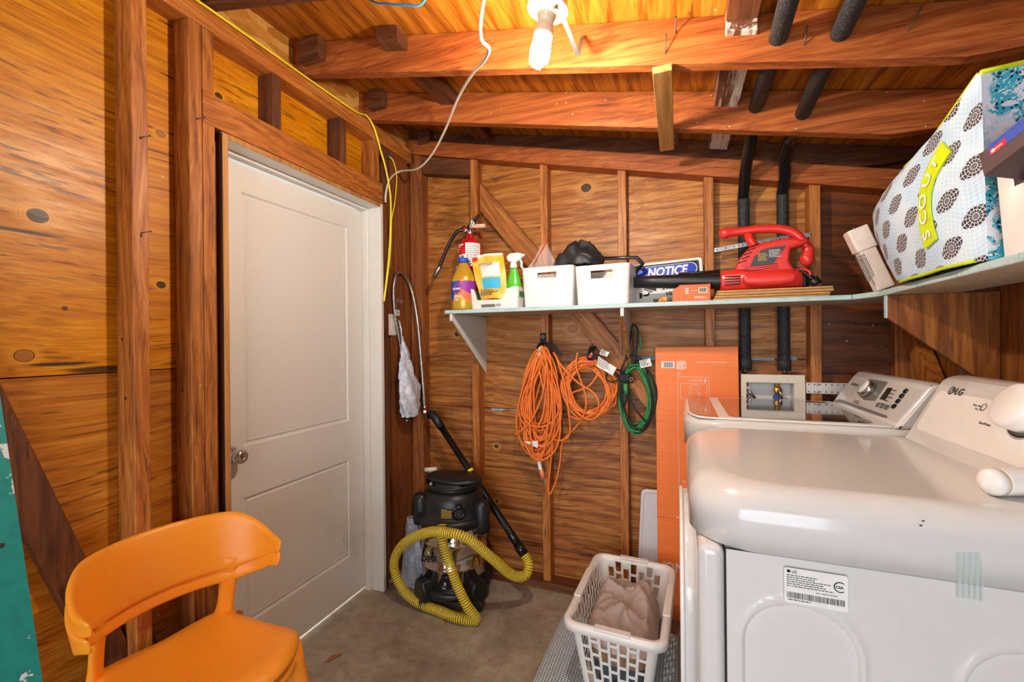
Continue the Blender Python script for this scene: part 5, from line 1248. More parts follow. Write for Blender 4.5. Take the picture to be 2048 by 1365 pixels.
# white plastic lid standing behind the basket
t = thing('plastic_tray', 'pale white plastic tray standing on edge behind the laundry basket', 'tray', (-.06, 2.2, 0))
PM = frame((-.203, 2.222, .001), (1, 0, 0), (0, .006, .59))
b = MB(); b.prism([(.0, 0), (.2, 0), (.2, .592), (.045, .592), (.030, .586), (.022, .572), (.008, .30)], 'Z', -.007, 0, .002, 2, M=PM); b.build('tray_body', mat('pale_plastic', 'd5d3d8', .35), t)
b = MB(); b.tube([(.012, .02, .001), (.020, .30, .001), (.034, .568, .001), (.05, .58, .001), (.19, .58, .001)], .003, 6); b.xf(PM); b.build('raised_bead', mat('pale_plastic2', 'dedce0', .35), t)
# dry leaves
LEAF = mat('dry_leaf', '8a5426', .7, vary=.25)
def leaf(label, p, L, w, rz, curl=.25):
    t = thing('dry_leaf', label, 'leaf', (p[0], p[1], .001), rz)
    def f(u, v):
        x = (u-.5)*L; yy = (v-.5)*2*w*sin(pi*u)**.8; return Vector((x, yy, .003+curl*(yy*yy/w*.9)+.006*sin(pi*u)*curl+.0*x))
    b = MB(); b.grid(f, 12, 6); b.xf(WM[t]); b.build('leaf_blade', LEAF, t)
    b = MB(); b.tube([(-L*.5-.006, 0, .004), (0, 0, .0045), (L*.5, 0, .004)], .0007, 5); b.xf(WM[t]); b.build('midrib', mat('leaf_rib', 'b88a52', .7), t)
leaf('curled brown leaf on the concrete in front of the door', (-1.366, 1.43), .075, .011, R(62))
leaf('small brown leaf on the floor under the yellow hose', (-1.04, 1.80), .045, .007, R(-60))

# ------------------------------------------------------------------ lamp, cables, hanging cords, bag
AX = Vector((-.2032, 0, -.9791))                    # the lamp hangs square to the sloping rafters
Lo = Vector((-.322, 1.135, 2.2265)); LM_ = frame(Lo, (0, 1, 0), AX.cross(Vector((0, 1, 0)))); 
LM_ = Matrix.Translation(Lo) @ AX.to_track_quat('Z', 'Y').to_matrix().to_4x4()
t = thing('ceiling_lamp', 'bare spiral bulb in a round cream porcelain lampholder under the rafters', 'lamp', Lo)
b = MB(); b.lathe([(0, -.045), (.052, -.045), (.052, 0), (0, 0)], 8, LM_, smooth=False); b.build('junction_box', M['steel'], t)
b = MB(); b.tube([Lo+Vector((-.01, 0, .04)), Lo+Vector((-.01, -.11, .045))], .012, 8); b.build('box_bracket', M['steel'], t)
b = MB(); b.lathe([(.0, 0), (.056, 0), (.0575, .004), (.055, .009), (.040, .014), (.026, .020), (.0225, .030), (.0215, .048), (0, .048)], 36, LM_); lh = b.build('lampholder', mat('cream_porcelain', 'efe2c4', .25, coat=.3), t)
b = MB(); b.tube([LM_ @ Vector((.02, -.03, .012)), LM_ @ Vector((.023, -.033, .026))], .006, 8); b.build('pull_chain_socket', M['brass'], lh)
b = MB(); b.lathe([(.0, .048), (.021, .050), (.026, .056), (.0265, .080), (.024, .084), (0, .084)], 24, LM_); b.build('bulb_base', mat('bulb_base_white', 'e6d8c4', .4), t)
GLOW = mat('bulb_glow', 'fff0dc', .4, emit=BULB_POWER)
b = MB(); hel = []
for k in range(0, 109):
    a = 2*pi*k/24; z = .088+.058*k/108; r = .0185+.0035*sin(pi*k/108); hel.append(LM_ @ Vector((r*cos(a), r*sin(a), z)))
b.tube(hel, .0062, 8); b.tube([LM_ @ Vector((0, 0, .084)), LM_ @ Vector((0, 0, .150))], .0145, 12); b.build('spiral_bulb', GLOW, t)
t = thing('metal_strap', 'bent flat metal strap hanging beside the ceiling lamp', 'strap', (-.2, 1.30, 2.14))
b = MB(); pp = [(-0.288, 1.15, 2.208), (-0.282, 1.22, 2.196), (-0.278, 1.3, 2.189)]; pp2 = [(-0.278, 1.3, 2.188), (-0.283, 1.4, 2.312)]
for q in (pp, pp2):
    b.loft([[Vector(p)+Vector(d) for d in ((-.006, 0, 0), (.006, 0, .001), (.006, .002, .002), (-.006, .002, .001))] for p in q], smooth=False)
b.build('strap_band', M['nail'], t)
# cables
def cable(name, label, pts, r, m, n=8, flat=1., cat='cable'):
    b = MB(); b.tube(smooth_path(pts, n), r, 8, flat=flat); return tag(b.build(name, m), label, cat)
cable('white_cable', 'white electric cable drooping from the lamp to the wall corner', [(-.38, 1.10, 2.30), (-.45, 1.06, 2.33), (-0.487, 1.08, 2.255), (-0.507, 1.1, 2.207), (-0.512, 1.12, 2.176), (-0.508, 1.16, 2.178), (-0.579, 1.28, 2.231), (-0.669, 1.38, 2.267), (-0.814, 1.55, 2.303), (-0.995, 1.75, 2.285), (-1.144, 1.88, 2.253), (-1.282, 1.97, 2.242), (-1.462, 2.069, 2.291), (-1.466, 1.983, 2.22), (-1.462, 1.941, 2.132), (-1.462, 1.936, 2.077)], .0052, mat('white_cable', 'ddd2c2', .45))
YC = mat('yellow_cable', 'f2dc2c', .4)
cable('yellow_cable', 'yellow cable stapled along the top plate and down beside the door', [(-1.462, .2, 2.452), (-1.462, .7, 2.452), (-1.462, 1.2, 2.452), (-1.461, 1.43, 2.450), (-1.461, 1.7, 2.452), (-1.46, 1.787, 2.469), (-1.459, 1.843, 2.434), (-1.459, 1.894, 2.341), (-1.459, 1.943, 2.24), (-1.459, 1.976, 2.102), (-1.459, 1.969, 1.91), (-1.459, 1.949, 1.744), (-1.459, 1.912, 1.544)], .0060, YC, flat=.55)
cable('yellow_cable', 'thinner yellow cable looping beside the corner from the blue staple', [(-1.505, 2.028, 2.364), (-1.5, 2.058, 2.352), (-1.495, 2.082, 2.275), (-1.495, 2.066, 2.133), (-1.49, 2.025, 2.009), (-1.48, 2.005, 1.893), (-1.475, 1.979, 1.75), (-1.472, 1.938, 1.582)], .0042, YC)
b = MB(); q = Vector((-1.508, 2.032, 2.366)); b.box(q.x-.006, q.x+.006, q.y-.010, q.y+.010, q.z-.008, q.z+.008, .002); b.tube([q+Vector((0, 0, .006)), q+Vector((.02, .01, .02))], .0018, 6)
tag(b.build('cable_staple', mat('blue_staple', '3a6a9a', .5)), 'small blue cable staple nailed in the corner by the yellow cable', 'staple')
cable('blue_cable', 'thin bright blue cable running under the roof deck near the camera', [(-.98, 1.05, 2.49), (-0.885, 1.1, 2.389), (-0.816, 1.1, 2.354), (-0.75, 1.1, 2.332), (-0.688, 1.1, 2.324), (-.60, 1.06, 2.40)], .0032, mat('blue_cable', '3aa0dc', .4))
# light switch
t = thing('light_switch', 'white rocker light switch on the planks beside the door frame', 'switch', (-1.503, 2.045, 1.425))
b = MB(); b.box(-1.511, -1.504, 2.008, 2.084, 1.365, 1.485, .003, seg=2); sw = b.build('cover_plate', M['plastic_white'], t)
b = MB(); b.box(-1.548, -1.512, 2.012, 2.044, 1.375, 1.475); b.build('switch_box', mat('switch_box_green', '4c7a78', .6), t)
b = MB(); b.prism([(-1.504, 1.392), (-1.504, 1.458), (-1.500, 1.458), (-1.4975, 1.425), (-1.502, 1.392)], 'Y', 2.030, 2.062, .001); b.build('rocker', M['paper'], t)
# braided hose hung over a nail
BR = NT('braided_steel'); bv = BR.coord('Object', (1, 1, 1)); bn = BR.noise(bv, 240, 2); BR.bump(bn, .7, .002); BRM = BR.fin(BR.mix(BR.step(bn, .4, .6), '8a8884', 'd6d4d0'), .35, .9)
t = thing('braided_hose', 'braided steel supply hose hooked over a nail in the corner', 'hose', (-1.47, 2.15, .9))
hp = smooth_path([(-1.402, 2.205, 0.945), (-1.408, 2.205, 1.045), (-1.426, 2.205, 1.266), (-1.448, 2.205, 1.473), (-1.484, 2.205, 1.638), (-1.495, 2.156, 1.712), (-1.492, 2.098, 1.727), (-1.49, 2.052, 1.689), (-1.49, 2.037, 1.606), (-1.49, 2.049, 1.481), (-1.49, 2.08, 1.369), (-1.49, 2.116, 1.225), (-1.49, 2.142, 1.02), (-1.49, 2.155, 0.895)], 8)
b = MB(); b.tube(hp, .0085, 10); b.build('hose_body', BRM, t)
b = MB(); b.tube([hp[0]+Vector((0, 0, .012)), hp[0]+Vector((.002, 0, -.02))], [.011, .011], 12); b.tube([hp[0]+Vector((.002, 0, -.02)), hp[0]+Vector((.002, 0, -.034))], .0145, 6, smooth=False); b.build('hose_nut', M['chrome'], t)
b = MB(); b.tube([hp[-1]+Vector((0, 0, .02)), hp[-1]+Vector((.0, 0, -.02))], .0105, 12); b.tube([hp[-1]+Vector((0, 0, -.02)), hp[-1]+Vector((0, 0, -.032))], .0165, 14); b.build('hose_coupling', M['chrome'], t)
for (px, k) in ((Vector((-1.478, 2.066, 1.561)), 3), (Vector((-1.478, 2.078, 1.411)), 3)):
    for j in range(2):
        b = MB(); r_ = .018+.002*j; b.tube([px+Vector((.004*j, .012*j+r_*cos(R(a)), r_*sin(R(a)))) for a in range(0, 360, 15)], .0012, 5, closed=True); b.build('wire_ring', M['steel'], t)
q = Vector((-1.476, 2.053, 1.492)); b = MB(); b.box(q.x-.001, q.x+.001, q.y-.018, q.y+.018, q.z-.016, q.z+.016); tg = b.build('paper_tag', M['paper'], t)
lines(tg, M['ink'], q+Vector((.0012, -.014, .011)), (0, 1, 0), (0, 0, 1), 3, .028, .004, .008, seed=51)
t = thing('shopping_bag', 'pale bluish thin plastic bag of bits hanging below the light switch', 'bag', (-1.46, 2.08, .9))
def sbag(u, v):
    a = 2*pi*u; prof = [(0, .052), (.08, .062), (.25, .070), (.42, .062), (.60, .045), (.80, .028), (.93, .012), (1, .007)]
    for (v0, r0), (v1, r1) in zip(prof, prof[1:]):
        if v <= v1: r = r0+(r1-r0)*(v-v0)/(v1-v0); break
    c = Vector((-1.440+.01*(1-v)-.02*v*v, 2.085+.02*(1-v)-.012*v, .905+.45*v)); r *= 1+.16*sin(a*5+v*9)*(1-v*.4)
    p = c+Vector((.55*r*cos(a), r*sin(a)*1.15+(.035*max(0, sin(a))**3*math.exp(-((v-.38)/.08)**2)), 0)); return p+Vector((.008*mnoise.noise(p*40), .010*mnoise.noise(p*34), .008*mnoise.noise(p*30)))
film2 = NT('bag_film_blue'); fv = film2.coord(); fn = film2.noise(fv, 26, 5, .7, 1.5); film2.fin(film2.mix(film2.step(fn, .4, .65), 'c2cbe2', 'f6f7fb'), .22); film2.b.inputs['Alpha'].default_value = .88
b = MB(); b.grid(sbag, 44, 30); b.build('bag_film', film2.m, t)
b = MB(); b.tube([(-1.462, 2.07, 1.352), (-1.466, 2.072, 1.40), (-1.482, 2.075, 1.45)], .004, 6); b.build('bag_handle', film2.m, t)
# coiled cords
def coil(name, label, loops, r, m, n=34):
    t = thing(name, label, 'extension cord', loops['base'])
    pts = []
    for lp in loops['list']:
        for k in range(n):
            a = 2*pi*k/n; pts.append(lp(a))
    # ease from loop to loop
    N = len(pts); out = []
    for i in range(N): out.append((pts[max(0, i-1)]+pts[i]*2+pts[min(N-1, i+1)])/4)
    b = MB(); b.tube(out, r, 6); b.build('cord_loops', m, t); return t
rd = random.Random(11)
def tear(x0, zt, xc, W, zb, y, sk, ph):
    def f(a):
        q = (1-cos(a))/2; L = zt-zb
        x = x0+(xc-x0)*q**.7+W*sin(a)*(.16+.84*q**.75)*(1+.05*sin(2*a+ph))+sk*sin(2*a)
        return Vector((x, y+.010*sin(a*2+ph), zt-L*q+.006*sin(a+ph)))
    return f
LA = [tear(-.665+rd.uniform(-.022, .022), 1.285+rd.uniform(-.012, .012), -.690+rd.uniform(-.035, .035), rd.uniform(.075, .150), rd.choice((rd.uniform(.68, .76), rd.uniform(.76, .90), rd.uniform(.72, .82))), 2.202-.0018*k+rd.uniform(-.006, .006), rd.uniform(-.02, .02), rd.uniform(0, 6)) for k in range(30)]
ta = coil('extension_cord', 'longest orange extension cord bundled in a black strap, left of three', {'base': (-.68, 2.2, .6), 'list': LA}, .0052, M['orangecord'], 52)
def oval(xc, zc, rx_, rz_, y, ph, tilt):
    def f(a):
        x = rx_*sin(a+ph*.1); z = rz_*cos(a+ph*.1)*(1 if cos(a) < 0 else .96)
        return Vector((xc+x*cos(tilt)-z*sin(tilt)+.006*sin(3*a+ph), y+.008*sin(2*a+ph), zc+z*cos(tilt)+x*sin(tilt)+.006*cos(2*a+ph)))
    return f
LB = [oval(-.430+rd.uniform(-.012, .012), 1.085+rd.uniform(-.02, .02), rd.uniform(.095, .135), rd.uniform(.115, .150), 2.205-.002*k+rd.uniform(-.004, .004), rd.uniform(0, 6), rd.uniform(-.1, .35)) for k in range(24)]
tb = coil('extension_cord', 'rounder orange extension cord coil in a black strap, middle of three', {'base': (-.43, 2.2, .9), 'list': LB}, .0052, M['orangecord'])
def stray(parent, pts, r, m, name='loose_loop'):
    b = MB(); b.tube(smooth_path(pts, 8), r, 7); return b.build(name, m, parent)
OC = M['orangecord']
stray(ta, [(-0.602, 2.16, 1.267), (-0.552, 2.15, 1.192), (-0.476, 2.15, 1.117), (-0.401, 2.15, 1.07), (-0.372, 2.15, 1.022), (-0.387, 2.16, 0.97), (-0.457, 2.17, 0.925), (-0.511, 2.18, 0.866), (-0.564, 2.18, 0.804), (-0.578, 2.18, 0.7), (-0.6, 2.18, 0.602), (-0.633, 2.18, 0.528), (-0.641, 2.18, 0.564), (-0.629, 2.18, 0.682), (-0.614, 2.18, 0.8)], .0052, OC)
stray(ta, [(-0.586, 2.15, 1.25), (-0.543, 2.14, 1.117), (-0.523, 2.14, 0.992), (-0.517, 2.15, 0.864), (-0.551, 2.16, 0.822), (-0.601, 2.17, 0.816), (-0.636, 2.18, 0.837)], .0052, OC)
stray(ta, [(-0.813, 2.15, 0.831), (-0.726, 2.14, 0.904), (-0.657, 2.14, 1.05), (-0.636, 2.14, 1.204)], .0052, OC)
stray(ta, [(-0.693, 2.17, 0.809), (-0.691, 2.17, 0.744), (-0.683, 2.17, 0.693)], .0052, OC, 'cord_end')
q0, q1 = Vector((-0.68, 2.17, 0.667)), Vector((-0.667, 2.17, 0.611))
b = MB(); b.tube([q0, q0.lerp(q1, .5), q1], [.006, .013, .011], 10); pg = b.build('plug', mat('plug_peach', 'f0895a', .4), ta)
for d in (-.006, 0, .006):
    b = MB(); b.tube([q1+Vector((d, -.003, 0)), q1+Vector((d+.002, -.003, -.018))], .002, 6); b.build('plug_pin', M['steel'], pg)
b = MB(); b.box(-.009, .009, -.003, .0, -.026, .026, .001, M=Matrix.Translation(Vector((-0.684, 2.165, 0.681))) @ Matrix.Rotation(R(-12), 4, 'Y')); b.build('paper_tag', M['paper'], ta)
b = MB(); b._faces([(-0.76, 2.14, 0.801), (-0.683, 2.14, 0.811), (-0.686, 2.14, 0.773)], [(0, 1, 2)]); b._faces([(-0.761, 2.143, 0.8), (-0.684, 2.143, 0.811), (-0.687, 2.143, 0.772)], [(2, 1, 0)]); b.build('paper_tag', M['paper'], ta)
stray(tb, [(-0.477, 2.16, 1.267), (-0.481, 2.15, 1.192), (-0.444, 2.15, 1.081), (-0.434, 2.15, 1.007), (-0.462, 2.16, 0.934), (-0.521, 2.17, 0.941)], .0052, OC)
stray(tb, [(-0.367, 2.17, 1.193), (-0.385, 2.16, 1.144), (-0.428, 2.16, 1.093), (-0.497, 2.16, 1.066), (-0.533, 2.17, 1.038)], .0052, OC)
stray(tb, [(-0.316, 2.19, 1.18), (-0.293, 2.19, 1.057), (-0.303, 2.19, 1.002), (-0.332, 2.19, 1)], .0052, OC)
def strap(parent, top, mid, word, tail=None, red=False):
    """webbing hanger: grommet tab nailed to the wall, then a band round the cord"""
    top = Vector(top); mid = Vector(mid)
    b = MB(); b.box(top.x-.016, top.x+.016, top.y-.004, top.y, top.z-.045, top.z+.014, .0015); s_ = b.build('hanger_strap', M['webbing'], parent)
    b = MB(); b.tube([(top.x+.0075*cos(R(a)), top.y-.0045, top.z-.006+.0075*sin(R(a))) for a in range(0, 360, 20)], .0022, 6, closed=True); b.build('grommet', M['steel'], s_)
    b = MB(); b.lathe([(.0035, 0), (.0035, .004), (0, .005)], 10, Matrix.Translation((top.x, top.y-.004, top.z-.006)) @ Matrix.Rotation(R(90), 4, 'X')); b.build('nail_head', M['nail'], s_)
    d = mid-top; b = MB(); N = 10; rg = []
    for k in range(N+1):
        a = pi*k/N; c = top.lerp(mid, .42+.75*k/N)+Vector((0, -.052*sin(a)**.7, 0)); w = .0165
        rg.append([c+Vector((-w, 0, 0)), c+Vector((w, 0, 0)), c+Vector((w, .004, .001)), c+Vector((-w, .004, .001))])
    b.loft(rg, smooth=False); bd = b.build('wrap_band', M['webbing'], parent)
    c = top.lerp(mid, .80)+Vector((.006, -.0545, 0))
    text(word, .013, frame(c, (.15, 0, 1), (-1, 0, .15)) @ Matrix.Translation((-.032, -.004, .001)), M['whiteink'], parent, bold=.0003)
    return s_
strap(ta, (-0.679, 2.232, 1.354), (-0.678, 2.2, 1.263), 'VELCRO')
b = MB(); fl = [(-0.647, 2.17, 1.311), (-0.606, 2.15, 1.301), (-0.575, 2.14, 1.275), (-0.552, 2.14, 1.253)]
b.loft([[Vector(p)+Vector((0, 0, w)), Vector(p)+Vector((0, 0, -w)), Vector(p)+Vector((0, .004, -w)), Vector(p)+Vector((0, .004, w))] for p, w in zip(fl, (.008, .016, .016, .010))], smooth=False); b.build('strap_tail', M['webbing'], ta)
strap(tb, (-0.417, 2.305, 1.348), (-0.414, 2.2, 1.223), 'VELCRO', red=True)
b = MB(); q = Vector((-0.409, 2.145, 1.221)); b.box(q.x-.017, q.x+.017, q.y-.003, q.y+.003, q.z-.006, q.z+.006, .001); b.build('red_strap_end', M['red'], tb)
b = MB(); q = Vector((-0.411, 2.145, 1.248)); b.lathe([(.010, 0), (.010, .001), (0, .0012)], 18, Matrix.Translation(q) @ Matrix.Rotation(R(90), 4, 'X')); b.build('red_logo_disc', M['red'], tb)
def tagq(parent, a, b_, c, d, seed):
    a, b_, c, d = map(Vector, (a, b_, c, d)); m_ = MB(); n_ = (b_-a).cross(d-a).normalized()*.0008
    m_._faces([a, b_, c, d, a-n_, b_-n_, c-n_, d-n_], [(0, 1, 2, 3), (7, 6, 5, 4), (0, 4, 5, 1), (1, 5, 6, 2), (2, 6, 7, 3), (3, 7, 4, 0)]); bmesh.ops.recalc_face_normals(m_.bm, faces=m_.bm.faces)
    o = m_.build('paper_tag', M['paper'], parent)
    lines(o, M['greyink'], d.lerp(b_, .06)+n_*.5, b_-a, d-a, 5, (b_-a).length*.85, .0035, (d-a).length/6.2, seed=seed); return o
tagq(tb, (-0.378, 2.135, 1.2), (-0.301, 2.135, 1.155), (-0.282, 2.135, 1.193), (-0.368, 2.135, 1.249), 61)
tagq(tb, (-0.364, 2.14, 1.258), (-0.327, 2.14, 1.246), (-0.315, 2.14, 1.268), (-0.354, 2.14, 1.285), 62)
LG = [oval(-.200+rd.uniform(-.008, .008), 1.05+rd.uniform(-.015, .015), rd.uniform(.060, .078), rd.uniform(.150, .185), 2.215-.003*k+rd.uniform(-.004, .004), rd.uniform(0, 6), rd.uniform(-.06, .10)) for k in range(9)]
tg_ = coil('extension_cord', 'green and black extension cord hung from the middle shelf bracket', {'base': (-.2, 2.2, .85), 'list': LG}, .0052, M['greencord'])
LK = [oval(-.196+rd.uniform(-.008, .008), 1.06+rd.uniform(-.02, .015), rd.uniform(.066, .086), rd.uniform(.165, .200), 2.19-.003*k, rd.uniform(0, 6), rd.uniform(-.04, .10)) for k in range(3)]
pts = [lp(2*pi*k/34) for lp in LK for k in range(34)]
b = MB(); b.tube(smooth_path(pts, 1), .0045, 6); b.build('black_loops', M['blackcord'], tg_)
BK = M['blackcord']
stray(tg_, [(-0.265, 2.17, 1.17), (-0.238, 2.17, 1.255), (-0.222, 2.18, 1.328), (-0.213, 2.19, 1.389), (-0.2, 2.2, 1.401), (-0.185, 2.19, 1.364), (-0.19, 2.18, 1.303), (-0.199, 2.17, 1.226)], .0042, BK)
stray(tg_, [(-0.215, 2.18, 1.388), (-0.207, 2.17, 1.303), (-0.2, 2.16, 1.219)], .0042, BK)
stray(tg_, [(-0.205, 2.2, 1.389), (-0.179, 2.2, 1.347), (-0.175, 2.2, 1.303), (-0.187, 2.2, 1.264)], .0048, M['greencord'])
stray(tg_, [(-0.267, 2.15, 1.178), (-0.299, 2.14, 1.188), (-0.326, 2.14, 1.171), (-0.333, 2.14, 1.141), (-0.309, 2.14, 1.123), (-0.271, 2.14, 1.136)], .0045, BK)
stray(tg_, [(-0.249, 2.15, 1.13), (-0.226, 2.15, 1.052), (-0.188, 2.15, 0.982), (-0.148, 2.16, 0.934)], .0042, BK)
b = MB(); q = Vector((-0.245, 2.14, 1.143)); b.box(q.x-.028, q.x+.028, q.y-.012, q.y+.05, q.z-.017, q.z+.019, .008, seg=3); b.box(q.x+.024, q.x+.042, q.y-.006, q.y-.002, q.z-.022, q.z+.010, .001); ws = b.build('strap_wrap', M['webbing'], tg_)
b = MB(); b.tube([(q.x+.032+.007*cos(R(a)), q.y-.0085, q.z-.003+.008*sin(R(a))) for a in range(0, 360, 20)], .0018, 6, closed=True); b.build('grommet', M['brass'], ws)
b = MB(); b.tube([(-0.243, 2.13, 1.07), (-0.243, 2.13, 1.042), (-0.246, 2.13, 1.013)], [.010, .012, .006], 10); b.build('cord_socket', M['rubber'], tg_)
b = MB(); b.tube([(-0.241, 2.14, 1.117), (-0.239, 2.14, 1.064)], .011, 10); b.build('green_plug', M['greencord'], tg_)
tagq(tg_, (-0.169, 2.135, 1.193), (-0.119, 2.135, 1.205), (-0.128, 2.135, 1.24), (-0.177, 2.135, 1.228), 63)
# patterned bag on the right shelf
def bagprint():
    n = NT('mosaic_bag_print'); v = n.coord('UV', (1, 1, 1), rnd=False); nt = n.nt; sp = n.new('SeparateXYZ'); n.link(v, sp.inputs[0])
    Yv, Zv = V(nt, sp.outputs[0]), V(nt, sp.outputs[1])
    w = (Yv*46).sn()*.010
    yy = Yv/.070+20.2; col = yy.fl(); zz = Zv/.112+20.3+col.mod(2.)*.5
    px = (yy.fr()-.5)*.070; pz = (zz.fr()-.5)*.112
    r = (px*px+pz*pz).sq(); a = pz.at2(px+1e-5)
    ca = (a+.45).cs(); Rr = .0235+ca.mx(0.).pw(7.)*.013+(ca*-1).mx(0.).pw(7.)*.013
    ins = r.lt(Rr); l1 = ((r/.0074).fr()-.5).ab().gt(.425); l2 = ((a*(14/(2*pi))).fr()-.5).ab().gt(.43)
    dark = ins*(1-l1.mx(l2))
    ww = ((Zv+w)/.0105).fr(); g1 = (ww-.5).ab().gt(.42); g2 = (((Yv+(Zv*40).sn()*.003)/.012).fr()-.5).ab().gt(.43)
    c = n.mix(g1.mx(g2)*.55, 'b0d0ea', 'eaf2f8'); band = ((Zv+w*1.5)/.0675).sn(); c = n.mix(n.step(n.noise(v, 9, 2), .4, .65)*.4, c, 'dfeaf0')
    c = n.mix(ins, c, 'f2f4f4'); c = n.mix(dark, c, '1d2338'); return n.fin(c, .5)
def coral():
    n = NT('coral_side_print'); v = n.coord('Object', (1, 1, 1), rnd=False); q = n.noise(v, 15, 4, .8, 1.6); big = n.noise(v, 6, 2); 
    vo = n.new('TexVoronoi'); n.link(v, vo.inputs['Vector']); vo.inputs['Scale'].default_value = 85
    m1 = n.step((q-.5).ab(), .045, .055, 1, 0)*n.step(big, .47, .5); m2 = n.step(q*.6+big*.4, .46, .48)*(1-n.step(big, .4, .5))
    c = n.mix(m2*.7, 'efecf4', 'a8d4ec'); c = n.mix(m1, c, '3ab4cc'); c = n.mix(m1*V(n.nt, vo.outputs[0]).lt(.33), c, '12304e'); return n.fin(c, .5)
t = thing('patterned_bag', 'tall pale blue mosaic-print bag with lime SCOUT strap on right shelf', 'bag', (.76, 1.45, ST+.001))
FAR = [(0, (0.625, 1.642, 1.475)), (.2, (0.63, 1.745, 1.562)), (.42, (0.635, 1.852, 1.685)), (.56, (0.64, 1.882, 1.755)), (.70, (0.635, 1.794, 1.799)), (.84, (0.63, 1.654, 1.83)), (.93, (0.625, 1.494, 1.836)), (1, (0.62, 1.263, 1.905))]
NB, NTp = Vector((0.615, 1.227, 1.479)), Vector((0.618, 1.25, 1.9))
NB.z = ST+.002
def Fv(v):
    for (v0, p0), (v1, p1) in zip(FAR, FAR[1:]):
        if v <= v1+1e-9:
            q = Vector(p0).lerp(Vector(p1), (v-v0)/(v1-v0)); q.z = max(q.z, ST+.003); return q
def face(u, v):
    n_ = NB.lerp(NTp, v); f_ = Fv(v); L = (f_-n_).length
    p = n_.lerp(f_, u); p.x -= .10*L*sin(pi*u)**.8*(.35+.65*sin(pi*min(1, v*1.1+.05)))*.9; p.x -= .006*sin(8*u+5*v)*sin(pi*u)
    return p
BPM = bagprint(); CPM = coral(); LIME = mat('lime_webbing', 'c8dc10', .5)
b = MB(); b.grid(face, 26, 30); uvl = b.bm.loops.layers.uv.verify()
for f in b.bm.faces:
    for l in f.loops:
        u_, v_ = l[uvl].uv; L_ = 0; p0 = face(0, v_)
        for k in range(1, 13):
            p1 = face(u_*k/12, v_); L_ += (p1-p0).length; p0 = p1
        l[uvl].uv = (L_, face(u_, v_).z)
b.build('front_panel', BPM, t)
SBr, STr = Vector((.832, 1.232, ST+.002)), Vector((.832, 1.245, 1.925))
b = MB(); b.grid(lambda u, v: NB.lerp(SBr, u)*(1-v)+NTp.lerp(STr, u)*v+Vector((0, .035*sin(pi*u)*sin(pi*v*.9), 0)), 14, 16); b.build('side_panel', CPM, t)
b = MB(); b.grid(lambda u, v: SBr.lerp(STr, v).lerp(Vector((.832, Fv(v).y, Fv(v).z)), u), 8, 16); b.grid(lambda u, v: Fv(v).lerp(Vector((.832, Fv(v).y, Fv(v).z)), u), 4, 16); b.build('back_panel', BPM, t)
b = MB(); b.tube([face(k/12, 1.0) if False else face(1, .86+.14*k/12) for k in range(13)], .005, 6); b.tube([NTp.lerp(STr, k/6)+Vector((0, .035*sin(pi*k/6)*.31, .002)) for k in range(7)], .0055, 6); b.build('lime_piping', LIME, t)
b = MB(); b.tube([face(k/14, .004)+Vector((-.001, 0, .003)) for k in range(1, 15)], .0042, 6); b.build('lime_piping', LIME, t)
SPp = [(0.56, 1.345, 1.781), (0.555, 1.389, 1.743), (0.55, 1.405, 1.679), (0.55, 1.399, 1.614), (0.555, 1.377, 1.555)]
sp_ = smooth_path(SPp, 8); b = MB()
def onface(px):      # nearest point of the front panel along the world X axis
    best = None
    for i in range(41):
        for j in range(41):
            q = face(i/40, j/40); d = (q.y-px.y)**2+(q.z-px.z)**2
            if best is None or d < best[0]: best = (d, q)
    return best[1]
cl = [onface(p)+Vector((-.006, 0, 0)) for p in sp_[::4]]; 
for _ in range(6): cl = [cl[0]]+[(cl[k-1]+cl[k]*2+cl[k+1])/4 for k in range(1, len(cl)-1)]+[cl[-1]]
cl = smooth_path(cl, 6); hw = .027
rg = []
for i, p in enumerate(cl):
    tg = (cl[min(len(cl)-1, i+1)]-cl[max(0, i-1)]).normalized(); s_ = Vector((0, -tg.z, tg.y)).normalized()
    rg.append([p-s_*hw, p+s_*hw, p+s_*hw+Vector((.004, 0, 0)), p-s_*hw+Vector((.004, 0, 0))])
b.loft(rg, smooth=False); b.build('lime_strap', LIME, t)
dL = 0; tot = sum((a_-b_).length for a_, b_ in zip(cl, cl[1:]))
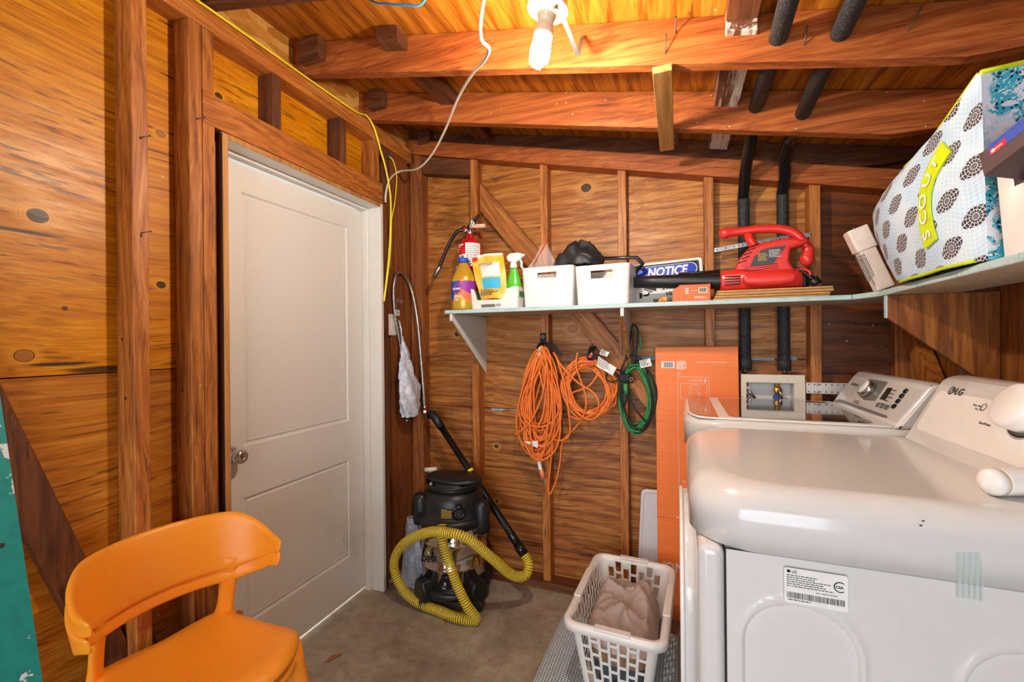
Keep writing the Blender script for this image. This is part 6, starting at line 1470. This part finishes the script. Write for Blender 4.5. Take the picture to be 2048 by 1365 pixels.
for ch, fr_ in zip('SCOUT', (.10, .27, .46, .66, .83)):
    s0 = tot*(1-fr_); acc_ = 0
    for a_, b_ in zip(cl, cl[1:]):
        l = (b_-a_).length
        if acc_+l >= s0: break
        acc_ += l
    up = (a_-b_).normalized(); 
    text(ch, .046, frame(a_+Vector((-.0012, 0, 0)), up, Vector((0, 1, 0))-up*up.y) @ Matrix.Translation((0, -.0155, .001)), M['whiteink'], t, bold=.0006, align='CENTER', sx=1.1)
# white carton tipped against the bag
t = thing('white_carton', 'small white carton with grey print tipped behind the patterned bag', 'carton', (.68, 1.88, ST+.001))
up = Vector((-.36, 0, .933)); rt = Vector((.933, 0, .36)); o0 = Vector((.655, 1.885, ST+.003))
CM = frame(o0, rt, up)
b = MB(); b.box(0, .052, 0, .155, -.045, 0, .004, M=CM, seg=2); b.build('carton_body', mat('cream_carton', 'ecd9cc', .5), t)
b = MB(); b.box(-.006, .058, .150, .235, -.05, .004, .005, M=CM, seg=2); b.build('carton_lid', mat('cream_carton2', 'ecdbd0', .5), t)
lines(t, M['greyink'], CM @ Vector((.010, .14, .0006)), -up, rt, 6, .12, .0028, .005, seed=71)
# blue box and black cable in the right-hand bin
t = thing('blue_box', 'dark blue box with a red key label sticking out of the right bin', 'box', (.7, 1.15, 1.60))
KM_ = frame((0.561, 1.13, 1.642), Vector((0.583, 1.06, 1.671))-Vector((0.561, 1.13, 1.642)), (.1, .25, .9))
b = MB(); b.box(0, .16, 0, .055, -.07, 0, .001, M=KM_); b.build('box_side', mat('plum_card', '4a3436', .5), t)
b = MB(); b.box(.02, .16, .030, .056, -.0705, .0006, M=KM_); b.build('blue_face', mat('cobalt_card', '2c4aa8', .4), t)
b = MB(); b.box(.022, .052, .030, .044, .0006, .0012, M=KM_); b.build('red_label', M['red'], t)
b = MB(); b.tube([(.028, .037, .0014), (.046, .037, .0014)], .0012, 5); b.tube([(.028+.003*cos(R(a)), .037+.003*sin(R(a)), .0014) for a in range(0, 360, 40)], .0012, 5, closed=True); b.xf(KM_); b.build('key_symbol', M['whiteink'], t)
t = thing('black_cable', 'coiled black cable lying inside the right-hand white bin', 'cable', (.72, 1.1, 1.50))
b = MB(); b.tube([(.72+.075*cos(R(a)), 1.10+.07*sin(R(a)), 1.535+.11*(a/1440)+.02*sin(R(a*.7))) for a in range(0, 1441, 20)], .006, 6); b.build('cable_coil', M['blackcord'], t)
